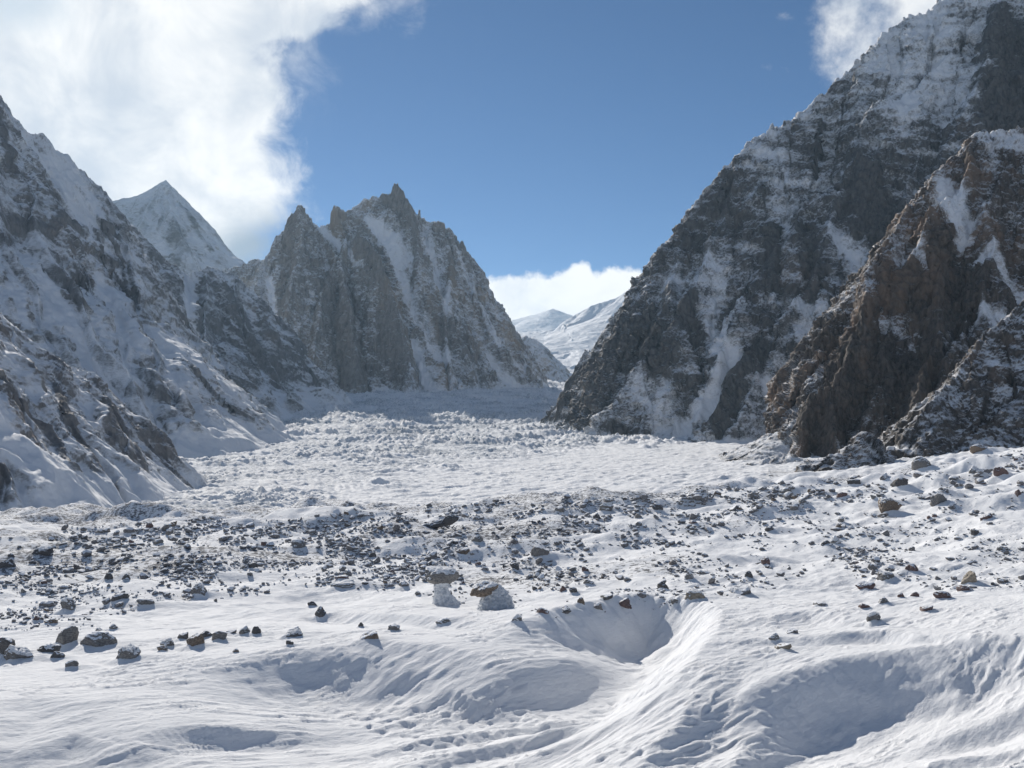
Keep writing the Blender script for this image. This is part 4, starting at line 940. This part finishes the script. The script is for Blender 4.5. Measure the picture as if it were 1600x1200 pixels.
mountain('mountain', PM_MID, [
    dict(p=[(300, 440, 3200), (365, 418, 3150), (400, 406, 3120), (432, 398, 3080), (441, 372, 3040), (452, 352, 3010), (467, 340, 3005), (484, 348, 3020), (505, 354, 3050), (519, 349, 3080), (535, 338, 3095), (545, 332, 3100), (560, 316, 3110), (580, 309, 3110), (602, 305, 3110), (614, 302, 3110), (630, 310, 3110), (645, 333, 3110), (652, 338, 3110), (660, 342, 3110), (668, 345, 3110), (680, 346, 3110), (700, 358, 3105), (722, 383, 3095), (736, 402, 3085), (750, 440, 3060), (765, 470, 3040), (785, 505, 3020), (805, 540, 2990), (825, 572, 2950), (850, 604, 2900)], s=1.7, s2=1.0, d1=330),
    dict(p=[(452, 342, 2985), (462, 327, 2980), (467, 320, 2980), (474, 328, 2985), (488, 343, 2995)], s=4.2, s2=1.5, d1=60), dict(p=[(521, 336, 3075), (523, 321, 3075), (531, 321, 3080), (540, 331, 3085)], s=4.5, s2=1.5, d1=40),
    dict(p=[(608, 302, 3095), (616, 294, 3090), (622, 284, 3090), (626, 291, 3090), (634, 306, 3095), (642, 326, 3100)], s=4.0, s2=1.5, d1=70), dict(p=[(653, 340, 3095), (655, 324, 3095), (657, 336, 3095)], s=7.0, s2=2.0, d1=25),
    dict(p=[(564, 318, 3095), (572, 308, 3095), (582, 312, 3095)], s=4.0, s2=1.5, d1=30), dict(p=[(676, 350, 3095), (682, 342, 3095), (692, 348, 3095)], s=4.0, s2=1.5, d1=30), dict(p=[(715, 378, 3085), (722, 374, 3085), (728, 388, 3080)], s=4.0, s2=1.5, d1=25)],
    (280, 900), (2350, 3650), 560, 540, seed=500, rib=(26, 95), rough=16, rs=60, jag=9, warp=14, snow=(0.12, 0.70), apron=(30, 0.5), warmth=0.35, steps=3,
    spurs=[dict(p=[(467, 324), (470, 380), (455, 460), (440, 540)], prom=50, s=2.6), dict(p=[(480, 345), (505, 370), (525, 400), (500, 470), (490, 560)], prom=40, s=2.6),
           dict(p=[(548, 360), (580, 384), (598, 422), (620, 490), (638, 560), (652, 608)], prom=95, s=2.6), dict(p=[(548, 358), (532, 400), (545, 480), (560, 580)], prom=85, s=2.8),
           dict(p=[(632, 310), (645, 345), (660, 407), (690, 456), (720, 530), (745, 600)], prom=45, s=2.2), dict(p=[(690, 356), (706, 417), (702, 450), (735, 520), (780, 590)], prom=40, s=2.2),
           dict(p=[(735, 405), (745, 460), (775, 520), (815, 580)], prom=30, s=2.2), dict(p=[(690, 470), (700, 540), (705, 600)], prom=30, s=2.4)],
    gullies=[dict(p=[(500, 360), (520, 378), (530, 392)], w=22, depth=5, snow=0.9), dict(p=[(585, 362), (610, 385), (625, 425), (640, 470), (672, 520), (695, 565)], w=26, depth=12, snow=0.75), dict(p=[(575, 352), (620, 380), (645, 412)], w=26, depth=6, snow=0.6),
             dict(p=[(664, 360), (678, 415), (694, 458), (700, 490)], w=18, depth=10, snow=0.65), dict(p=[(715, 395), (728, 430), (757, 484), (778, 533), (820, 575), (848, 598)], w=12, depth=8, snow=0.6),
             dict(p=[(648, 545), (658, 580), (668, 610)], w=24, depth=10, snow=0.9), dict(p=[(765, 560), (785, 585), (805, 600)], w=18, depth=8, snow=0.8), dict(p=[(735, 560), (748, 605)], w=12, depth=6, snow=0.7),
             dict(p=[(530, 383), (554, 408), (582, 425)], w=6, depth=-3, snow=0.6), dict(p=[(420, 440), (430, 480), (424, 490)], w=16, depth=5, snow=0.6),
             dict(p=[(560, 380), (580, 400), (600, 440)], w=26, depth=-6, snow=-0.8), dict(p=[(510, 440), (530, 520), (560, 590)], w=55, depth=-6, snow=-0.55), dict(p=[(600, 480), (620, 540), (630, 600)], w=35, depth=-5, snow=-0.55),
             dict(p=[(455, 350), (445, 420), (440, 480)], w=22, depth=-4, snow=-0.45), dict(p=[(600, 310), (630, 320), (645, 345), (655, 390)], w=26, depth=-3, snow=-0.5),
             dict(p=[(660, 500), (700, 520), (740, 560)], w=30, depth=-3, snow=-0.4), dict(p=[(705, 400), (706, 440)], w=14, depth=-3, snow=-0.5)],
    label='jagged granite massif with several sharp spires at the middle of the valley')
mountain('mountain', PM_FAR, [
    dict(p=[(640, 520, 12000), (760, 507, 12000), (800, 500, 12000), (830, 492, 12000), (845, 488, 12000), (864, 482, 12000), (880, 488, 12000), (900, 495, 12000), (1000, 520, 12000)], s=0.45, s2=0.3, d1=900)],
    (600, 1060), (9500, 14000), 160, 120, seed=600, rib=(14, 500), rough=10, rs=300, jag=6, warp=40, snow=(0.0, 0.5), warmth=0.1,
    label='faint distant peak under the low white cloud')
mountain('mountain', PM_FAR, [
    dict(p=[(872, 520, 6900), (880, 505, 6950), (900, 490, 7000), (925, 477, 7000), (960, 466, 7000), (985, 453, 7000), (994, 448, 7000), (1005, 451, 7000), (1060, 440, 7000), (1200, 420, 7000)], s=0.75, s2=0.4, d1=300)],
    (850, 1150), (5300, 8600), 260, 260, seed=700, rib=(8, 260), rough=5, rs=160, jag=2, warp=30, snow=(0.05, 0.5), warmth=0.1,
    spurs=[dict(p=[(994, 449), (975, 475), (950, 500)], prom=50, s=1.0), dict(p=[(882, 506), (884, 520), (895, 530)], prom=40, s=1.2)],
    gullies=[dict(p=[(884, 510), (896, 508), (905, 502)], w=25, depth=-8, snow=-0.6)],
    label='smooth snow ridge rising behind the pass at the valley head')
mountain('mountain', PM_FAR, [
    dict(p=[(640, 520, 9000), (800, 521, 9000), (880, 514, 9000), (980, 512, 9000)], s=0.17, s2=0.17, d1=3000),
    dict(p=[(760, 560, 6000), (830, 545, 6100), (880, 550, 6000), (960, 540, 6000)], s=0.24, s2=0.24, d1=2000),
    dict(p=[(780, 600, 4300), (850, 590, 4300), (900, 585, 4300), (960, 580, 4300)], s=0.38, s2=0.38, d1=2000)],
    (700, 1010), (3300, 9600), 240, 420, seed=750, rib=(16, 120), rough=14, rs=70, jag=8, warp=40, snow=(0.1, 0.5), warmth=0.1,
    label='white icefall tumbling down from the pass', cat='icefall')
mountain('mountain', PM_MID, [
    dict(p=[(790, 530, 4100), (820, 524, 4000), (838, 530, 3950), (850, 552, 3850), (868, 575, 3750), (880, 600, 3650)], s=1.0, s2=0.8)],
    (760, 910), (3300, 4600), 160, 160, seed=770, rib=(15, 70), rough=8, rs=50, jag=5, warp=10, snow=(0.35, 0.75), warmth=0.5,
    label='small brown rock spur beside the icefall')
mountain('mountain', PM_RIGHT, [
    dict(p=[(985, 470, 1790), (1010, 440, 1785), (1038, 398, 1780), (1058, 380, 1780), (1062, 360, 1780), (1075, 335, 1790), (1090, 312, 1800), (1120, 275, 1820), (1150, 243, 1840), (1165, 222, 1850), (1188, 204, 1870), (1215, 194, 1890), (1242, 186, 1900), (1262, 165, 1910), (1310, 122, 1940), (1345, 92, 1960), (1372, 88, 1970), (1384, 50, 1975), (1400, 40, 1980), (1425, 22, 1990), (1450, 14, 2000), (1480, -8, 2010), (1560, -70, 2040), (1700, -150, 2080), (1900, -220, 2100)], s=1.55, s2=1.25, d1=400),
    dict(p=[(884, 640, 1830), (884, 592, 1830), (910, 556, 1815), (942, 520, 1800), (985, 470, 1790)], s=3.2, s2=2.0, d1=200)],
    (800, 1800), (1080, 2700), 620, 560, seed=800, rib=(34, 100), rough=19, rs=58, jag=8, warp=18, snow=(0.14, 0.84), apron=(12, 0.3), warmth=0.15, steps=1.5, snow_alt=(600, 780, 0.3), bands=0.45,
    spurs=[dict(p=[(1242, 300), (1236, 352), (1200, 410), (1155, 470), (1130, 545)], prom=45), dict(p=[(1207, 520), (1155, 568), (1115, 650), (1099, 695)], prom=45), dict(p=[(1185, 580), (1150, 650), (1134, 695)], prom=35),
           dict(p=[(1062, 380), (1050, 460), (1010, 540), (960, 620), (935, 680)], prom=35), dict(p=[(1351, 217), (1340, 290), (1257, 310), (1245, 350)], prom=45), dict(p=[(1488, 70), (1432, 130), (1362, 168), (1345, 230)], prom=35),
           dict(p=[(1150, 260), (1130, 340), (1090, 420), (1060, 500)], prom=32), dict(p=[(1300, 310), (1290, 400), (1240, 480), (1215, 540)], prom=40), dict(p=[(1430, 240), (1420, 300), (1350, 420), (1310, 500)], prom=40),
           dict(p=[(1000, 560), (1010, 620), (990, 680)], prom=28), dict(p=[(955, 640), (950, 690)], prom=20), dict(p=[(1560, 0), (1540, 90), (1520, 160)], prom=50)],
    gullies=[dict(p=[(1144, 576), (1115, 620), (1067, 684)], w=26, depth=12, snow=0.95), dict(p=[(1102, 398), (1130, 447), (1113, 510), (1134, 541)], w=18, depth=9, snow=0.55), dict(p=[(1312, 366), (1340, 415), (1351, 454)], w=20, depth=8, snow=0.7),
             dict(p=[(1390, 90), (1400, 150), (1330, 180)], w=50, depth=6, snow=0.4), dict(p=[(1450, 40), (1460, 110), (1420, 160)], w=50, depth=6, snow=0.45), dict(p=[(1500, 130), (1490, 190)], w=36, depth=6, snow=0.5),
             dict(p=[(1190, 215), (1215, 260), (1240, 290)], w=40, depth=6, snow=0.3), dict(p=[(1215, 310), (1230, 350)], w=30, depth=5, snow=0.4), dict(p=[(1260, 440), (1270, 520), (1255, 590)], w=26, depth=8, snow=0.5), dict(p=[(1050, 430), (1100, 450)], w=26, depth=5, snow=0.4),
             dict(p=[(1000, 590), (1040, 600), (1030, 650)], w=22, depth=5, snow=0.5), dict(p=[(1200, 600), (1230, 660)], w=16, depth=7, snow=0.7),
             dict(p=[(1340, 290), (1370, 330), (1390, 380)], w=45, depth=14, snow=-1.0), dict(p=[(1260, 370), (1275, 440)], w=30, depth=-3, snow=-0.8), dict(p=[(1210, 380), (1200, 440)], w=22, depth=-3, snow=-0.8), dict(p=[(1190, 540), (1150, 600), (1120, 670)], w=20, depth=-3, snow=-0.8),
             dict(p=[(1070, 490), (1090, 530)], w=26, depth=-2, snow=-0.7), dict(p=[(960, 680), (985, 690)], w=14, depth=-2, snow=-0.8), dict(p=[(940, 560), (980, 540), (1040, 560)], w=40, depth=-2, snow=-0.5), dict(p=[(1570, 40), (1590, 120), (1570, 200)], w=60, depth=-6, snow=-0.9),
             dict(p=[(1080, 370), (1130, 350), (1120, 300)], w=40, depth=-2, snow=-0.4), dict(p=[(1170, 460), (1130, 500)], w=24, depth=-2, snow=-0.6)],
    label='huge dark rocky mountain climbing to the upper right corner')
mountain('mountain', PM_BROWN, [
    dict(p=[(1225, 735, 900), (1240, 690, 905), (1252, 645, 910), (1290, 580, 930), (1325, 512, 950), (1345, 500, 960), (1360, 440, 990), (1382, 385, 1010), (1410, 340, 1040), (1440, 300, 1060), (1470, 262, 1080), (1500, 232, 1100), (1525, 205, 1110), (1560, 204, 1120), (1600, 200, 1130), (1700, 150, 1150), (1850, 90, 1170)], s=1.4, s2=0.95, d1=150)],
    (1200, 1900), (640, 1500), 460, 560, seed=900, rib=(16, 62), rough=11.0, rs=28, jag=5, warp=9, snow=(0.26, 0.94), warmth=0.43, steps=1.2, bands=0.25,
    spurs=[dict(p=[(1345, 497), (1313, 584), (1267, 618), (1250, 665), (1245, 724)], prom=26, s=2.4), dict(p=[(1290, 612), (1308, 660), (1312, 715)], prom=22, s=2.6), dict(p=[(1404, 378), (1365, 415), (1355, 450), (1347, 500)], prom=22, s=2.2),
           dict(p=[(1477, 400), (1460, 465), (1463, 525), (1453, 570), (1425, 630)], prom=34, s=2.2), dict(p=[(1540, 440), (1505, 517), (1484, 540), (1475, 590)], prom=26, s=2.0), dict(p=[(1390, 590), (1372, 608), (1355, 640)], prom=24, s=2.0),
           dict(p=[(1525, 210), (1500, 290), (1450, 330), (1420, 400)], prom=30, s=2.0), dict(p=[(1570, 260), (1540, 330), (1545, 420), (1540, 500)], prom=30, s=2.0), dict(p=[(1390, 510), (1385, 560)], prom=18, s=2.4)],
    gullies=[dict(p=[(1388, 508), (1412, 520), (1430, 540)], w=9, depth=3, snow=0.9), dict(p=[(1480, 300), (1495, 330), (1510, 355)], w=22, depth=5, snow=0.9), dict(p=[(1530, 488), (1565, 512), (1610, 540)], w=11, depth=4, snow=0.9), dict(p=[(1540, 400), (1570, 430), (1610, 470)], w=10, depth=4, snow=0.7),
             dict(p=[(1430, 390), (1450, 420)], w=14, depth=4, snow=0.6), dict(p=[(1540, 215), (1600, 225)], w=16, depth=2, snow=0.5), dict(p=[(1400, 390), (1440, 400)], w=14, depth=2, snow=0.5),
             dict(p=[(1290, 640), (1285, 700)], w=26, depth=-3, snow=-1.0), dict(p=[(1340, 540), (1350, 600), (1380, 580)], w=34, depth=-3, snow=-0.9), dict(p=[(1480, 430), (1500, 500)], w=36, depth=-3, snow=-0.9), dict(p=[(1410, 440), (1400, 490)], w=30, depth=-3, snow=-0.7), dict(p=[(1440, 560), (1430, 620)], w=24, depth=-2, snow=-0.8)],
    label='brown craggy buttress at the right edge, streaked with snow')
PM_SCREE = peak_mat('dark_scree', (0.05, 0.046, 0.044), (0.14, 0.125, 0.112), (0.15, 0.11, 0.085), fine=0.16)
mountain('hill', PM_SCREE, [
    dict(p=[(1310, 720, 600), (1335, 690, 600), (1348, 672, 600), (1368, 690, 610), (1395, 712, 620)], s=0.9, s2=0.7),
    dict(p=[(1420, 680, 640), (1440, 645, 650), (1460, 622, 660), (1480, 600, 670), (1544, 517, 700), (1600, 470, 720), (1800, 380, 760)], s=1.15, s2=0.8, d1=60),
    dict(p=[(1255, 735, 600), (1285, 716, 590), (1310, 706, 590), (1325, 712, 590)], s=0.7)],
    (1200, 1860), (420, 900), 360, 300, seed=950, rib=(7, 22), rough=4.5, rs=13, jag=2.0, warp=4, snow=(0.34, 0.92), warmth=0.25, bands=0.3,
    label='low snowy scree hills at the foot of the brown buttress', cat='hill', floor=-10)

mountain('hill', PM_SCREE, [
    dict(p=[(1100, 722, 980), (1140, 706, 960), (1180, 690, 940), (1215, 672, 930), (1232, 668, 920), (1260, 690, 900), (1300, 720, 880)], s=0.55, s2=0.4, d1=40),
    dict(p=[(1160, 730, 800), (1200, 715, 790), (1235, 712, 780), (1270, 730, 760)], s=0.5, s2=0.4, d1=40)],
    (1040, 1340), (640, 1100), 300, 220, seed=970, rib=(5, 24), rough=4.5, rs=12, jag=2.0, warp=6, snow=(0.10, 0.95), warmth=0.2, bands=0.3,
    label='low rubble-speckled snow mound between the dark mountain and the brown buttress', cat='hill', floor=-30)

# ---------------------------------------------------------------- the valley air: one even box of thin haze
def haze_box():
    x0, x1, y0, y1, z0, z1 = -7000, 7000, -1500, 14200, -140, 1950
    v = [(x, y, z) for x in (x0, x1) for y in (y0, y1) for z in (z0, z1)]
    f = [(0, 1, 3, 2), (4, 6, 7, 5), (0, 4, 5, 1), (2, 3, 7, 6), (0, 2, 6, 4), (1, 5, 7, 3)]
    me = mesh_np('haze', np.array(v, float), np.array(f), smooth=False)
    m = bpy.data.materials.new('thin_air'); m.use_nodes = True; t = NT(m.node_tree)
    vol = t.n('ShaderNodeVolumePrincipled', ins={'Color': (0.50, 0.76, 1.0, 1), 'Density': HAZE, 'Anisotropy': 0.35})
    t.n('ShaderNodeOutputMaterial', ins={'Volume': vol.outputs[0]})
    return tag(obj('haze', me, m), 'thin bluish haze filling the valley', 'haze', kind='stuff')
HAZE = 2.2e-5
haze_box()
